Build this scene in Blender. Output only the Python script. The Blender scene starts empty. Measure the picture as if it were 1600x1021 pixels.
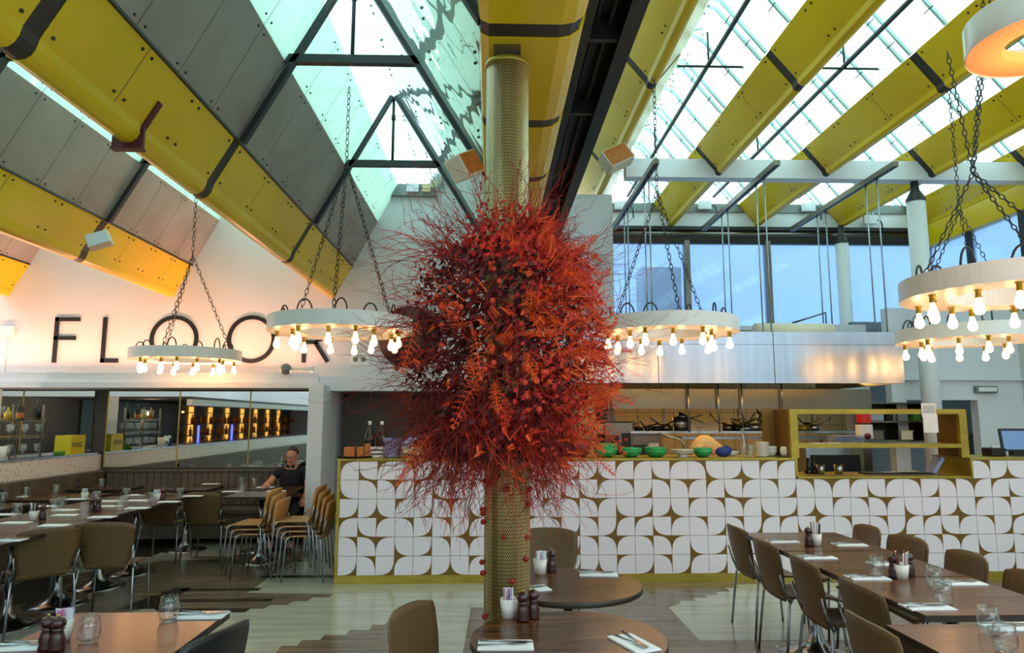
import bpy, bmesh, math, random
from mathutils import Vector, Matrix
random.seed(7)
PI = math.pi
sc = bpy.context.scene
COL = sc.collection
# ------------------------------------------------------------------ camera
cam = bpy.data.cameras.new('camera'); co = bpy.data.objects.new('camera', cam); COL.objects.link(co)
co.location = (0, 0, 1.6); co.rotation_euler = (math.radians(97.55), 0, math.radians(-1.68))
cam.sensor_width = 36; cam.lens = 1090/1600*36; cam.clip_start = .05; cam.clip_end = 200
sc.camera = co
# ------------------------------------------------------------------ sky, exposure
sc.view_settings.view_transform = 'Standard'; sc.view_settings.look = 'None'
sc.view_settings.gamma = 1; sc.view_settings.exposure = 0.17; sc.view_settings.use_curve_mapping = False
sc.cycles.use_denoising = True
sc.cycles.max_bounces = 8; sc.cycles.transparent_max_bounces = 16; sc.cycles.diffuse_bounces = 4
sc.cycles.sample_clamp_indirect = 6
w = bpy.data.worlds.new('sky'); sc.world = w; w.use_nodes = True
nt = w.node_tree; bg = nt.nodes['Background']
tc = nt.nodes.new('ShaderNodeTexCoord'); sx = nt.nodes.new('ShaderNodeSeparateXYZ'); cr = nt.nodes.new('ShaderNodeValToRGB')
nt.links.new(tc.outputs['Generated'], sx.inputs[0]); nt.links.new(sx.outputs['Z'], cr.inputs[0]); nt.links.new(cr.outputs[0], bg.inputs[0])
cr.color_ramp.elements[0].color = (.36, .42, .44, 1); cr.color_ramp.elements[0].position = 0.0
cr.color_ramp.elements[1].color = (.84, .98, 1.0, 1); cr.color_ramp.elements[1].position = .45
e = cr.color_ramp.elements.new(.08); e.color = (.42, .62, .80, 1)
bg.inputs[1].default_value = 3.3

# ------------------------------------------------------------------ materials
def s2l(c): return c/12.92 if c <= .04045 else ((c+.055)/1.055)**2.4
def rgb(r, g, b): return (s2l(r/255), s2l(g/255), s2l(b/255), 1)
M = {}
def mat(name, col, rough=.5, metal=0, noise=None, bump=0, emit=None, spec=None, coat=0):
    m = bpy.data.materials.new(name); m.use_nodes = True; n = m.node_tree; p = n.nodes['Principled BSDF']
    p.inputs['Base Color'].default_value = col; p.inputs['Roughness'].default_value = rough; p.inputs['Metallic'].default_value = metal
    if spec is not None: p.inputs['Specular IOR Level'].default_value = spec
    if coat: p.inputs['Coat Weight'].default_value = coat; p.inputs['Coat Roughness'].default_value = .06
    if noise:
        scale, col2, detail = noise[:3]
        t = n.nodes.new('ShaderNodeTexCoord'); mp = n.nodes.new('ShaderNodeMapping'); nz = n.nodes.new('ShaderNodeTexNoise'); mx = n.nodes.new('ShaderNodeMix')
        mx.data_type = 'RGBA'; mp.inputs['Scale'].default_value = scale; nz.inputs['Scale'].default_value = 1; nz.inputs['Detail'].default_value = detail
        n.links.new(t.outputs['Object'], mp.inputs[0]); n.links.new(mp.outputs[0], nz.inputs['Vector'])
        r = n.nodes.new('ShaderNodeMapRange'); r.inputs[1].default_value = .35; r.inputs[2].default_value = .65
        n.links.new(nz.outputs[0], r.inputs[0]); n.links.new(r.outputs[0], mx.inputs[0])
        mx.inputs[6].default_value = col; mx.inputs[7].default_value = col2; n.links.new(mx.outputs[2], p.inputs['Base Color'])
        if bump:
            b = n.nodes.new('ShaderNodeBump'); b.inputs['Strength'].default_value = bump; b.inputs['Distance'].default_value = .01
            n.links.new(nz.outputs[0], b.inputs['Height']); n.links.new(b.outputs[0], p.inputs['Normal'])
    if emit: p.inputs['Emission Color'].default_value = emit[0]; p.inputs['Emission Strength'].default_value = emit[1]
    M[name] = m; return m
mat('white_wall', rgb(220, 220, 226), .7, noise=((1.3, 1.3, 1.3), rgb(213, 214, 219), 2))
mat('white_paint', rgb(224, 227, 236), .45)
mat('white_gloss', rgb(235, 235, 235), .3)
mat('grey_panel', rgb(164, 152, 148), .5, noise=((2, 2, 2), rgb(150, 138, 134), 3), spec=.3)
mat('yellow', rgb(232, 196, 20), .28, noise=((1, .7, 1), rgb(220, 180, 10), 2), spec=.4)
mat('iron', rgb(38, 40, 44), .5)
mat('seam', rgb(46, 40, 38), .5)
mat('maroon', rgb(84, 22, 34), .5)
mat('bolt', rgb(45, 42, 36), .5)
mat('steel', rgb(176, 184, 196), .24, 1, noise=((9, 1, .4), rgb(164, 172, 184), 2))
_p = M['steel'].node_tree.nodes['Principled BSDF']; _p.inputs['Anisotropic'].default_value = .75; _p.inputs['Anisotropic Rotation'].default_value = .25; _t = M['steel'].node_tree.nodes.new('ShaderNodeTangent'); _t.direction_type = 'RADIAL'; _t.axis = 'Z'; M['steel'].node_tree.links.new(_t.outputs[0], _p.inputs['Tangent'])
mat('steel_dark', rgb(124, 118, 106), .3, 1)
mat('chrome', rgb(150, 154, 160), .22, 1)
mat('brass', rgb(188, 166, 72), .38, .6, noise=((3, 3, 8), rgb(162, 142, 54), 3))
mat('gold_panel', rgb(122, 92, 36), .45, .35)
mat('tile_white', rgb(234, 230, 242), .24)
mat('tile_cream', rgb(206, 186, 140), .3)
mat('wood', rgb(116, 68, 38), .22, noise=((2.2, 26, 9), rgb(34, 18, 12), 7), spec=.4)
mat('wood_edge', rgb(44, 32, 26), .45)
mat('floor_pale', rgb(176, 178, 166), .17, noise=((1.2, 12, 3), rgb(156, 158, 148), 5))
mat('floor_brown', rgb(126, 110, 92), .22, noise=((1.2, 26, 3), rgb(84, 72, 60), 6))
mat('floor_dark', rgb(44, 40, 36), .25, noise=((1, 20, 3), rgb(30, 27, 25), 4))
mat('shell', rgb(104, 80, 52), .42, noise=((60, 60, 60), rgb(94, 72, 46), 2), spec=.3)
mat('shell_seat', rgb(186, 138, 84), .38)
mat('shell_black', rgb(22, 24, 30), .4)
mat('leather', rgb(96, 86, 74), .5, noise=((8, 8, 8), rgb(84, 75, 64), 2))
mat('mill', rgb(52, 22, 18), .3, coat=.4)
mat('cup_white', rgb(232, 230, 226), .3)
mat('napkin', rgb(236, 238, 244), .8)
mat('sachet_pink', rgb(214, 120, 180), .6)
mat('sachet_blue', rgb(170, 178, 220), .6)
mat('stick_red', rgb(120, 30, 34), .6)
mat('black', rgb(14, 14, 15), .5)
mat('letter', rgb(26, 27, 27), .4)
mat('bulb', (1, .6, .25, 1), .3, emit=((1, .50, .19, 1), 17))
mat('strip_warm', (1, .8, .4, 1), .3, emit=((1, .62, .16, 1), 3.5))
mat('cove', (1, .6, .4, 1), .3, emit=((1, .44, .22, 1), 7))
mat('amber', (1, .5, .1, 1), .3, emit=((1, .45, .07, 1), 1.6))
mat('blue_led', (.1, .1, 1, 1), .3, emit=((.1, .14, 1, 1), 3))
mat('green_bowl', rgb(40, 166, 96), .25, noise=((6, 6, 40), rgb(30, 140, 76), 2))
mat('purple_plate', rgb(62, 40, 52), .35)
mat('lilac_plate', rgb(176, 178, 220), .35)
mat('blue_card', rgb(150, 164, 214), .6)
mat('cream', rgb(226, 212, 184), .4)
mat('wicker', rgb(206, 176, 150), .6, noise=((60, 60, 60), rgb(150, 110, 90), 2), bump=.5)
mat('orange_wood', rgb(196, 120, 48), .5, noise=((20, 20, 60), rgb(170, 96, 34), 2))
mat('dark_wall', rgb(70, 64, 58), .6)
mat('bar_dark', rgb(34, 30, 28), .5)
mat('bar_teal', rgb(34, 62, 60), .4)
mat('blue_grey_wall', rgb(128, 136, 150), .6)
mat('skin', rgb(206, 140, 112), .5)
mat('navy', rgb(12, 18, 32), .85)
mat('trousers', rgb(16, 16, 22), .8)
mat('hair', rgb(70, 58, 50), .8)
mat('chef_cloth', rgb(236, 206, 150), .7)  # white jacket, with the yellow-orange kitchen light put into its colour
mat('blue_cloth', rgb(30, 50, 130), .6)
mat('red_plastic', rgb(190, 30, 24), .4)
mat('paper', rgb(226, 228, 232), .7)
mat('screen', rgb(40, 70, 110), .2, emit=((.10, .22, .42, 1), .6))
mat('bottle_dark', rgb(20, 30, 22), .15)
mat('bottle_amber', rgb(170, 90, 20), .2)
mat('leaf_green', rgb(70, 130, 40), .6)
mat('yellow_box', rgb(214, 196, 30), .5)
mat('concrete', rgb(150, 146, 138), .8)
mat('glazing_bar', rgb(176, 204, 206), .35)
mat('duct_grey', rgb(120, 128, 126), .4, .3)
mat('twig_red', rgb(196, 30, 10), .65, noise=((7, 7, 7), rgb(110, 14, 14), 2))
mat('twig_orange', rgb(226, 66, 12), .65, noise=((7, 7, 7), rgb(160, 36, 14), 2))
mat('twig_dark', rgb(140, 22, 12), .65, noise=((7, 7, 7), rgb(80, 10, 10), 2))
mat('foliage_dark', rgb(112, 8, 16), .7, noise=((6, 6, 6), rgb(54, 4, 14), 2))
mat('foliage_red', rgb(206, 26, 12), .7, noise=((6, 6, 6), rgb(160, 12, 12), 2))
mat('fern', rgb(255, 100, 14), .6, noise=((9, 9, 9), rgb(222, 48, 8), 2))
mat('ball', rgb(206, 62, 32), .8)
mat('berry', rgb(150, 14, 20), .5)
mat('mirror', rgb(214, 220, 214), .02, 1)
mat('gloss_panel', rgb(226, 236, 226), .08, .0, coat=.6)
mat('orange_under', rgb(244, 160, 104), .4)  # lamp glow painted into the drum's underside; also colours the dispenser label

def glassmat(name, tint, gloss=.06, trans=1.0, transl=None):
    m = bpy.data.materials.new(name); m.use_nodes = True; n = m.node_tree; n.nodes.clear()
    out = n.nodes.new('ShaderNodeOutputMaterial'); tr = n.nodes.new('ShaderNodeBsdfTransparent'); gl = n.nodes.new('ShaderNodeBsdfGlossy'); mx = n.nodes.new('ShaderNodeMixShader')
    tr.inputs[0].default_value = tint; gl.inputs['Roughness'].default_value = .03
    lw = n.nodes.new('ShaderNodeLayerWeight'); lw.inputs[0].default_value = .5; pw = n.nodes.new('ShaderNodeMath'); pw.operation = 'POWER'; pw.inputs[1].default_value = 4
    ma = n.nodes.new('ShaderNodeMath'); ma.operation = 'MULTIPLY_ADD'; ma.inputs[1].default_value = .8; ma.inputs[2].default_value = gloss
    n.links.new(lw.outputs['Facing'], pw.inputs[0]); n.links.new(pw.outputs[0], ma.inputs[0]); n.links.new(ma.outputs[0], mx.inputs[0])
    src = tr.outputs[0]
    if transl:
        t2 = n.nodes.new('ShaderNodeBsdfTranslucent'); t2.inputs[0].default_value = transl; m2 = n.nodes.new('ShaderNodeMixShader'); m2.inputs[0].default_value = 1-trans
        n.links.new(tr.outputs[0], m2.inputs[1]); n.links.new(t2.outputs[0], m2.inputs[2]); src = m2.outputs[0]
    n.links.new(src, mx.inputs[1]); n.links.new(gl.outputs[0], mx.inputs[2]); n.links.new(mx.outputs[0], out.inputs[0])
    M[name] = m; return m
glassmat('glass', (.96, .975, .98, 1), gloss=.09)
glassmat('roof_glass', (.86, 1, 1, 1), transl=(.86, 1, .98, 1), trans=.55)
glassmat('opal_panel', (.66, .86, .80, 1), transl=(.62, .80, .72, 1), trans=.10, gloss=.10)
glassmat('opal_gloss', (.66, .86, .82, 1), transl=(.60, .78, .72, 1), trans=.08, gloss=.34)
glassmat('opal_bright', (.8, 1, .95, 1), transl=(.84, 1, .95, 1), trans=.12, gloss=.16)
glassmat('frosted', (.50, .62, .78, 1), transl=(.36, .48, .62, 1), trans=.62)
n_ = M['opal_gloss'].node_tree; g_ = [q for q in n_.nodes if q.type == 'BSDF_GLOSSY'][0]
w1 = n_.nodes.new('ShaderNodeTexNoise'); w1.inputs['Scale'].default_value = 2.2; w1.inputs['Detail'].default_value = 1; t1 = n_.nodes.new('ShaderNodeTexCoord'); b1 = n_.nodes.new('ShaderNodeBump'); b1.inputs['Strength'].default_value = .35; b1.inputs['Distance'].default_value = .06
n_.links.new(t1.outputs['Object'], w1.inputs['Vector']); n_.links.new(w1.outputs[0], b1.inputs['Height']); n_.links.new(b1.outputs[0], g_.inputs['Normal'])
# brass herringbone cladding of the column
def herring():
    m = mat('herringbone', rgb(200, 170, 90), .35, .5); n = m.node_tree; p = n.nodes['Principled BSDF']
    t = n.nodes.new('ShaderNodeTexCoord'); s = n.nodes.new('ShaderNodeSeparateXYZ'); n.links.new(t.outputs['Object'], s.inputs[0])
    def mth(op, a, b=None, c=None):
        q = n.nodes.new('ShaderNodeMath'); q.operation = op
        for i, v in enumerate((a, b, c)):
            if v is None: continue
            if isinstance(v, (int, float)): q.inputs[i].default_value = v
            else: n.links.new(v, q.inputs[i])
        return q.outputs[0]
    ang = mth('ARCTAN2', s.outputs[1], s.outputs[0])
    u = mth('MULTIPLY', ang, 22/(2*PI))
    tri = mth('ABSOLUTE', mth('SUBTRACT', mth('FRACT', u), .5))
    v = mth('MULTIPLY_ADD', s.outputs[2], 62, mth('MULTIPLY', tri, 3.0))
    line = mth('LESS_THAN', mth('FRACT', v), .42)
    # each strip has its own tone
    cell = mth('FLOOR', u); wn = n.nodes.new('ShaderNodeTexWhiteNoise'); wn.noise_dimensions = '1D'; n.links.new(cell, wn.inputs['W'])
    mx = n.nodes.new('ShaderNodeMix'); mx.data_type = 'RGBA'; mx.inputs[6].default_value = rgb(250, 226, 160); mx.inputs[7].default_value = rgb(156, 122, 70)
    n.links.new(wn.outputs[0], mx.inputs[0])
    m2 = n.nodes.new('ShaderNodeMix'); m2.data_type = 'RGBA'; n.links.new(line, m2.inputs[0]); n.links.new(mx.outputs[2], m2.inputs[6]); m2.inputs[7].default_value = rgb(44, 34, 22)
    n.links.new(m2.outputs[2], p.inputs['Base Color'])
herring()
def pattern_strip():
    m = mat('strip_pattern', rgb(228, 222, 220), .4); n = m.node_tree; p = n.nodes['Principled BSDF']
    t = n.nodes.new('ShaderNodeTexCoord'); v = n.nodes.new('ShaderNodeTexVoronoi'); v.inputs['Scale'].default_value = 24
    n.links.new(t.outputs['Object'], v.inputs['Vector']); r = n.nodes.new('ShaderNodeValToRGB'); n.links.new(v.outputs[0], r.inputs[0])
    r.color_ramp.elements[0].color = rgb(150, 140, 132); r.color_ramp.elements[0].position = .18; r.color_ramp.elements[1].color = rgb(232, 226, 224); r.color_ramp.elements[1].position = .27
    n.links.new(r.outputs[0], p.inputs['Base Color'])
pattern_strip()

# ------------------------------------------------------------------ mesh helpers
class MB:
    def __init__(s): s.v = []; s.f = []; s.m = []; s.sm = []; s.mats = []
    def mi(s, m):
        if m not in s.mats: s.mats.append(m)
        return s.mats.index(m)
    def add(s, vs, fs, m, smooth=False):
        o = len(s.v); k = s.mi(m); s.v += [tuple(p) for p in vs]
        for f in fs: s.f.append([i+o for i in f]); s.m.append(k); s.sm.append(smooth)
        return s
    def box(s, x0, x1, y0, y1, z0, z1, m):
        v = [(x0,y0,z0),(x1,y0,z0),(x1,y1,z0),(x0,y1,z0),(x0,y0,z1),(x1,y0,z1),(x1,y1,z1),(x0,y1,z1)]
        return s.add(v, [(0,3,2,1),(4,5,6,7),(0,1,5,4),(1,2,6,5),(2,3,7,6),(3,0,4,7)], m)
    def obox(s, c, sx, sy, sz, m, rz=0, rx=0, ry=0):
        R = Matrix.Rotation(rz,3,'Z') @ Matrix.Rotation(ry,3,'Y') @ Matrix.Rotation(rx,3,'X'); c = Vector(c)
        v = [c + R @ Vector((a*sx/2,b*sy/2,d*sz/2)) for a,b,d in ((-1,-1,-1),(1,-1,-1),(1,1,-1),(-1,1,-1),(-1,-1,1),(1,-1,1),(1,1,1),(-1,1,1))]
        return s.add(v, [(0,3,2,1),(4,5,6,7),(0,1,5,4),(1,2,6,5),(2,3,7,6),(3,0,4,7)], m)
    def tube(s, pts, r, m, seg=8, closed=False, caps=True):
        pts = [Vector(p) for p in pts]; n = len(pts); vs = []; up = None
        for i, p in enumerate(pts):
            a = pts[(i-1) % n] if (closed or i > 0) else p; b = pts[(i+1) % n] if (closed or i < n-1) else p
            t = (b-a).normalized()
            if up is None: up = Vector((0,0,1)) if abs(t.z) < .9 else Vector((1,0,0))
            sd = t.cross(up)
            if sd.length < 1e-4: sd = t.orthogonal()
            sd.normalize(); up = sd.cross(t).normalized()
            rr = r[i] if isinstance(r, (list, tuple)) else r
            for k in range(seg):
                q = 2*PI*k/seg; vs.append(p + sd*math.cos(q)*rr + up*math.sin(q)*rr)
        fs = []
        for i in range(n if closed else n-1):
            for k in range(seg):
                a = i*seg+k; b = i*seg+(k+1) % seg; j = (i+1) % n
                fs.append((a, b, j*seg+(k+1) % seg, j*seg+k))
        if caps and not closed: fs.append(tuple(range(seg))[::-1]); fs.append(tuple((n-1)*seg+k for k in range(seg)))
        return s.add(vs, fs, m, True)
    def lathe(s, prof, m, seg=20, c=(0,0,0), smooth=True):
        vs = []; fs = []; n = len(prof)
        for r, z in prof:
            for k in range(seg): q = 2*PI*k/seg; vs.append((c[0]+r*math.cos(q), c[1]+r*math.sin(q), c[2]+z))
        for i in range(n-1):
            for k in range(seg): fs.append((i*seg+k, i*seg+(k+1) % seg, (i+1)*seg+(k+1) % seg, (i+1)*seg+k))
        return s.add(vs, fs, m, smooth)
    def prism(s, poly, axis, a, b, m, smooth=False):
        # poly: 2D outline; axis 'x','y','z' = extrusion axis
        def P(p, t): return {'x': (t,p[0],p[1]), 'y': (p[0],t,p[1]), 'z': (p[0],p[1],t)}[axis]
        n = len(poly); v = [P(p,a) for p in poly]+[P(p,b) for p in poly]
        s.add(v, [tuple(range(n))[::-1], tuple(range(n,2*n))], m)
        return s.add(v, [(i,(i+1) % n,n+(i+1) % n,n+i) for i in range(n)], m, smooth)
    def ball(s, c, r, m, seg=8, rings=6):
        rx, ry, rz = r if isinstance(r, (tuple, list)) else (r, r, r)
        vs = []; fs = []
        for i in range(rings+1):
            th = PI*i/rings
            for k in range(seg):
                q = 2*PI*k/seg; vs.append((c[0]+rx*math.sin(th)*math.cos(q), c[1]+ry*math.sin(th)*math.sin(q), c[2]+rz*math.cos(th)))
        for i in range(rings):
            for k in range(seg): fs.append((i*seg+k, (i+1)*seg+k, (i+1)*seg+(k+1) % seg, i*seg+(k+1) % seg))
        return s.add(vs, fs, m, True)
    def build(s, name, parent=None, loc=None, rz=0, bevel=0, label=None):
        me = bpy.data.meshes.new(name); me.from_pydata(s.v, [], s.f)
        for m in s.mats: me.materials.append(M[m])
        me.polygons.foreach_set('material_index', s.m); me.polygons.foreach_set('use_smooth', s.sm); me.update()
        bm = bmesh.new(); bm.from_mesh(me); bmesh.ops.remove_doubles(bm, verts=bm.verts, dist=1e-6)
        if len(bm.faces) < 60000: bmesh.ops.recalc_face_normals(bm, faces=bm.faces)
        bm.to_mesh(me); bm.free()
        o = bpy.data.objects.new(name, me); COL.objects.link(o)
        if parent: o.parent = parent
        if loc: o.location = loc
        o.rotation_euler.z = rz
        if bevel:
            b = o.modifiers.new('bevel', 'BEVEL'); b.width = bevel; b.segments = 2; b.limit_method = 'ANGLE'
        if label: o['label'] = label
        return o
def tag(o, label, cat, group=None):
    o['label'] = label; o['category'] = cat
    if group: o['group'] = group
    return o
def thing(name, label, cat, loc=(0,0,0), rz=0, group=None):
    o = bpy.data.objects.new(name, None); COL.objects.link(o); o.location = loc; o.rotation_euler.z = rz; o.empty_display_size = .1
    return tag(o, label, cat, group)
def struct(o): o['kind'] = 'structure'; return o
def dup(src, loc, rz, label, group=None, rx=0, ry=0):
    r = src.copy(); COL.objects.link(r); r.location = loc; r.rotation_euler = (rx, ry, rz); r['label'] = label
    if group: r['group'] = group
    for c in src.children:
        d = c.copy(); COL.objects.link(d); d.parent = r
        for g in c.children:
            h = g.copy(); COL.objects.link(h); h.parent = d
    return r
def rrect(w, h, r, n=4, cx=0, cy=0):
    out = []
    for (sx, sy, a0) in ((1,1,0),(-1,1,PI/2),(-1,-1,PI),(1,-1,1.5*PI)):
        for k in range(n+1):
            a = a0+PI/2*k/n; out.append((cx+sx*(w/2-r)+r*math.cos(a), cy+sy*(h/2-r)+r*math.sin(a)))
    return out
F = 1090.; TH = math.radians(7.55); PS = math.radians(1.68)
def ray(px, py):
    a = (px-800)/F; b = (510.5-py)/F; fy = math.cos(TH)-b*math.sin(TH); uz = math.sin(TH)+b*math.cos(TH)
    return a*math.cos(PS)+fy*math.sin(PS), -a*math.sin(PS)+fy*math.cos(PS), uz
def onz(px, py, z):
    x, y, u = ray(px, py); t = (z-1.6)/u; return x*t, y*t
def ony(px, py, Y):
    x, y, u = ray(px, py); t = Y/y; return x*t, 1.6+u*t
ORD = ['first', 'second', 'third', 'fourth', 'fifth', 'sixth', 'seventh', 'eighth']

# ================================================================== SETTING
YB = 9.8      # back wall on the left
YW = 11.5     # window wall behind the kitchen
XL = -5.3     # half wall of the bar
XR = 7.4
YR = -7.0     # wall behind the camera
struct(MB().box(-9, XR, YR, YW, -.1, 0, 'floor_pale').build('floor'))
def floor_poly(pts, m, z, name='floor_inlay'):
    w_ = [onz(px, py, 0) for px, py in pts]
    b = MB(); n = len(w_); b.add([(x,y,z) for x,y in w_]+[(x,y,z-.0012) for x,y in w_], [tuple(range(n))]+[(i,(i+1) % n,n+(i+1) % n,n+i) for i in range(n)], m)
    struct(b.build(name))
floor_poly([(521,929),(514,934),(488,934),(481,940),(458,940),(449,946),(424,946),(412,952),(240,950),(180,960),(-60,985),(-260,930),(100,900),(250,878),(352,873),(365,868),(440,862),(500,862),(455,880),(424,900),(386,927)], 'floor_brown', .0015)
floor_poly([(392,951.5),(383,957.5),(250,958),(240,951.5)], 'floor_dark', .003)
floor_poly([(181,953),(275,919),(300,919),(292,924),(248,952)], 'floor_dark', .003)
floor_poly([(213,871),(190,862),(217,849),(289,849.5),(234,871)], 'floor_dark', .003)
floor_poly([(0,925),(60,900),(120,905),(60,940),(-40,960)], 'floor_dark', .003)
floor_poly([(676.6,970.7),(616,970.7),(612,977),(582,977),(577,985),(547,985),(541,993),(507,993),(500,1001),(472,1001),(464,1010),(440,1010),(400,1060),(640,1100),(665,1021)], 'floor_brown', .0015)
floor_poly([(736,950),(765,950),(800,914),(1600,902),(1750,905),(2000,1300),(640,1300),(720,1040)], 'floor_brown', .0015)
floor_poly([(1045,950),(1064.5,943.8),(1060,940),(1088,940),(1082,936),(1106,935),(1100,931),(1124,930),(1117,926),(1141,925),(1132,920),(1154,919),(1147,914.5),(1330,911),(1360,1001),(1093,1002)], 'floor_pale', .003)
floor_poly([(1210,1010),(1300,1010),(1320,1021),(1330,1040),(1240,1040)], 'floor_pale', .003)
floor_poly([(590,985),(620,962),(665,960),(655,985)], 'floor_brown', .0022)
for k in range(14):   # darker planks let into the floor under the left tables
    x0, y0 = random.uniform(-5, -1.7), random.uniform(4.2, 8.8)
    b = MB(); L = random.uniform(.7, 1.3); b.box(x0, x0+L, y0, y0+.1, .0008, .0026+.0001*k, random.choice(['floor_brown', 'floor_dark']))
    struct(b.build('floor_inlay'))
# walls
struct(MB().box(-9, 1.75, YB, YB+.15, 2.0, 4.85, 'white_wall').build('wall_back'))
struct(MB().box(-9, -2.2, YB, YB+.15, 0, 2.0, 'dark_wall').build('wall_back_lower'))
struct(MB().box(1.65, 1.75, YB+.15, YW, 0, 4.85, 'white_wall').build('wall_return'))
struct(MB().box(-2.1, XR, YW, YW+.15, 0, 3.15, 'tile_cream').build('wall_kitchen'))
struct(MB().box(-2.2, -2.1, YB, YW, 0, 2.0, 'blue_grey_wall').build('wall_kitchen_left'))
struct(MB().box(-2.1, 1.65, YB+.15, YW, 2.0, 2.05, 'dark_wall').build('ceiling_kitchen'))
struct(MB().box(XR, XR+.15, YR, YW+.15, 0, 3.6, 'white_wall').build('wall_right'))
struct(MB().box(-9, XR, YR-.15, YR, 0, 4.4, 'white_wall').build('wall_rear'))
struct(MB().box(-9.1, -9, YR, YB, 0, 4.85, 'white_wall').build('wall_left'))
# white end wall right of the kitchen with dark doorway
b = MB(); b.box(5.55, 5.75, 9.55, 9.7, 0, 3.15, 'white_paint'); b.box(5.75, XR, 9.55, 9.7, 1.86, 3.15, 'white_paint'); b.box(6.75, XR, 9.55, 9.7, 0, 1.86, 'white_paint')
struct(b.build('wall_service'))
struct(MB().box(5.6, XR, 10.6, 10.7, 0, 3.1, 'blue_grey_wall').build('wall_service_back'))
struct(MB().box(5.7, XR, 9.50, 9.55, 2.13, 2.16, 'white_paint').build('trim_1'))
struct(MB().box(5.0, 5.6, 10.2, 10.3, 2.0, 3.0, 'white_wall').build('wall_service_side'))
# ledge over the mirror and pier
b = MB(); b.box(-9, -2.28, 9.25, YB, 2.03, 2.16, 'white_paint'); b.box(-9, -2.2, 9.18, 9.25, 2.0, 2.07, 'white_paint'); b.box(-9, -2.28, 9.25, 9.27, 2.16, 2.20, 'white_paint')
b.box(-2.28, 1.65, 9.35, YB, 1.97, 2.16, 'white_paint')
struct(b.build('trim_2'))
struct(MB().box(-2.33, -2.14, 9.0, YB, 0, 2.03, 'white_paint').build('wall_pier'))
ca = bpy.data.lights.new('cove_lamp', 'AREA'); ca.shape = 'RECTANGLE'; ca.size = 6.4; ca.size_y = .08; ca.energy = 105; ca.color = (1, .40, .2)
cl = bpy.data.objects.new('cove_lamp', ca); COL.objects.link(cl); cl.location = (-5.6, 9.42, 2.175); cl.rotation_euler = (PI+.35, 0, 0)
# banquette along back wall and left half wall
b = MB(); b.box(-5.28, -2.36, 9.3, YB-.12, .1, .45, 'leather')
bq = thing('banquette', 'brown padded banquette bench under the back wall mirror', 'bench', (0,0,0))
b = MB(); b.box(-4.80, -2.36, 9.32, YB-.02, .08, .38, 'leather'); b.build('base', bq)
b = MB(); b.box(-4.80, -2.36, 9.28, YB-.15, .38, .46, 'leather'); b.build('seat', bq, bevel=.02)
b = MB()
x = -5.14
while x < -2.4: b.box(x, x+.088, YB-.15, YB-.03, .46, .9, 'leather'); x += .09
b.build('backrest', bq, bevel=.012)
b = MB(); b.box(-5.14, -2.36, YB-.17, YB-.01, .9, .925, 'leather'); b.build('top_rail', bq)
bq = thing('banquette', 'brown ribbed banquette bench running along the white half wall on the left', 'bench', (0,0,0))
b = MB(); b.box(XL+.02, XL+.42, YR+1, YB-.02, .08, .38, 'leather'); b.build('base', bq)
b = MB(); b.box(XL+.12, XL+.46, YR+1, YB-.02, .38, .46, 'leather'); b.build('seat', bq, bevel=.02)
b = MB(); y = YR+1
while y < YB-.1: b.box(XL+.02, XL+.12, y, y+.088, .46, .92, 'leather'); y += .09
b.build('backrest', bq, bevel=.012)
# half wall with the small patterned tiles, its ledge, bar beyond
struct(MB().box(XL-.12, XL, YR+.5, YB-.001, 0, 1.13, 'strip_pattern').build('wall_bar_half'))
struct(MB().box(-9, XL-.02, YR, 6.9, 1.955, 1.995, 'bar_dark').build('ceiling_bar'))
struct(MB().box(XL-.12, XL-.02, YR, 6.9, 1.84, 1.95, 'white_paint').build('trim_3'))
ledge = MB().box(XL-.62, XL+.01, YR+.5, YB-.01, 1.13, 1.15, 'steel').build('bar_ledge'); tag(ledge, 'narrow steel bar ledge on top of the patterned half wall', 'ledge')
# mirror
mir = thing('wall_mirror', 'long brass framed mirror over the back banquette reflecting the bar', 'mirror', (0,0,0))
MB().box(-5.26, -2.36, YB-.025, YB-.012, .95, 1.99, 'mirror').build('mirror_glass', mir)
for xx in (-5.25, -4.28, -3.32, -2.37):
    MB().box(xx-.008, xx+.008, YB-.03, YB-.012, .95, 1.99, 'brass').build('mullion', mir)
MB().box(-5.26, -2.36, YB-.035, YB-.012, .935, .955, 'steel_dark').build('bottom_rail', mir)
MB().box(-5.26, -2.36, YB-.035, YB-.012, 1.975, 1.99, 'gold_panel').build('top_rail', mir)
m2_ = thing('wall_mirror', 'mirror behind the bar, left of the brass framed banquette mirror', 'mirror', (0,0,0)); MB().box(-7.45, -5.44, YB-.025, YB-.012, 1.17, 1.99, 'mirror').build('mirror_glass', m2_); MB().box(-6.4, -6.385, YB-.03, YB-.012, 1.17, 1.99, 'brass').build('mullion', m2_)

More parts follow.
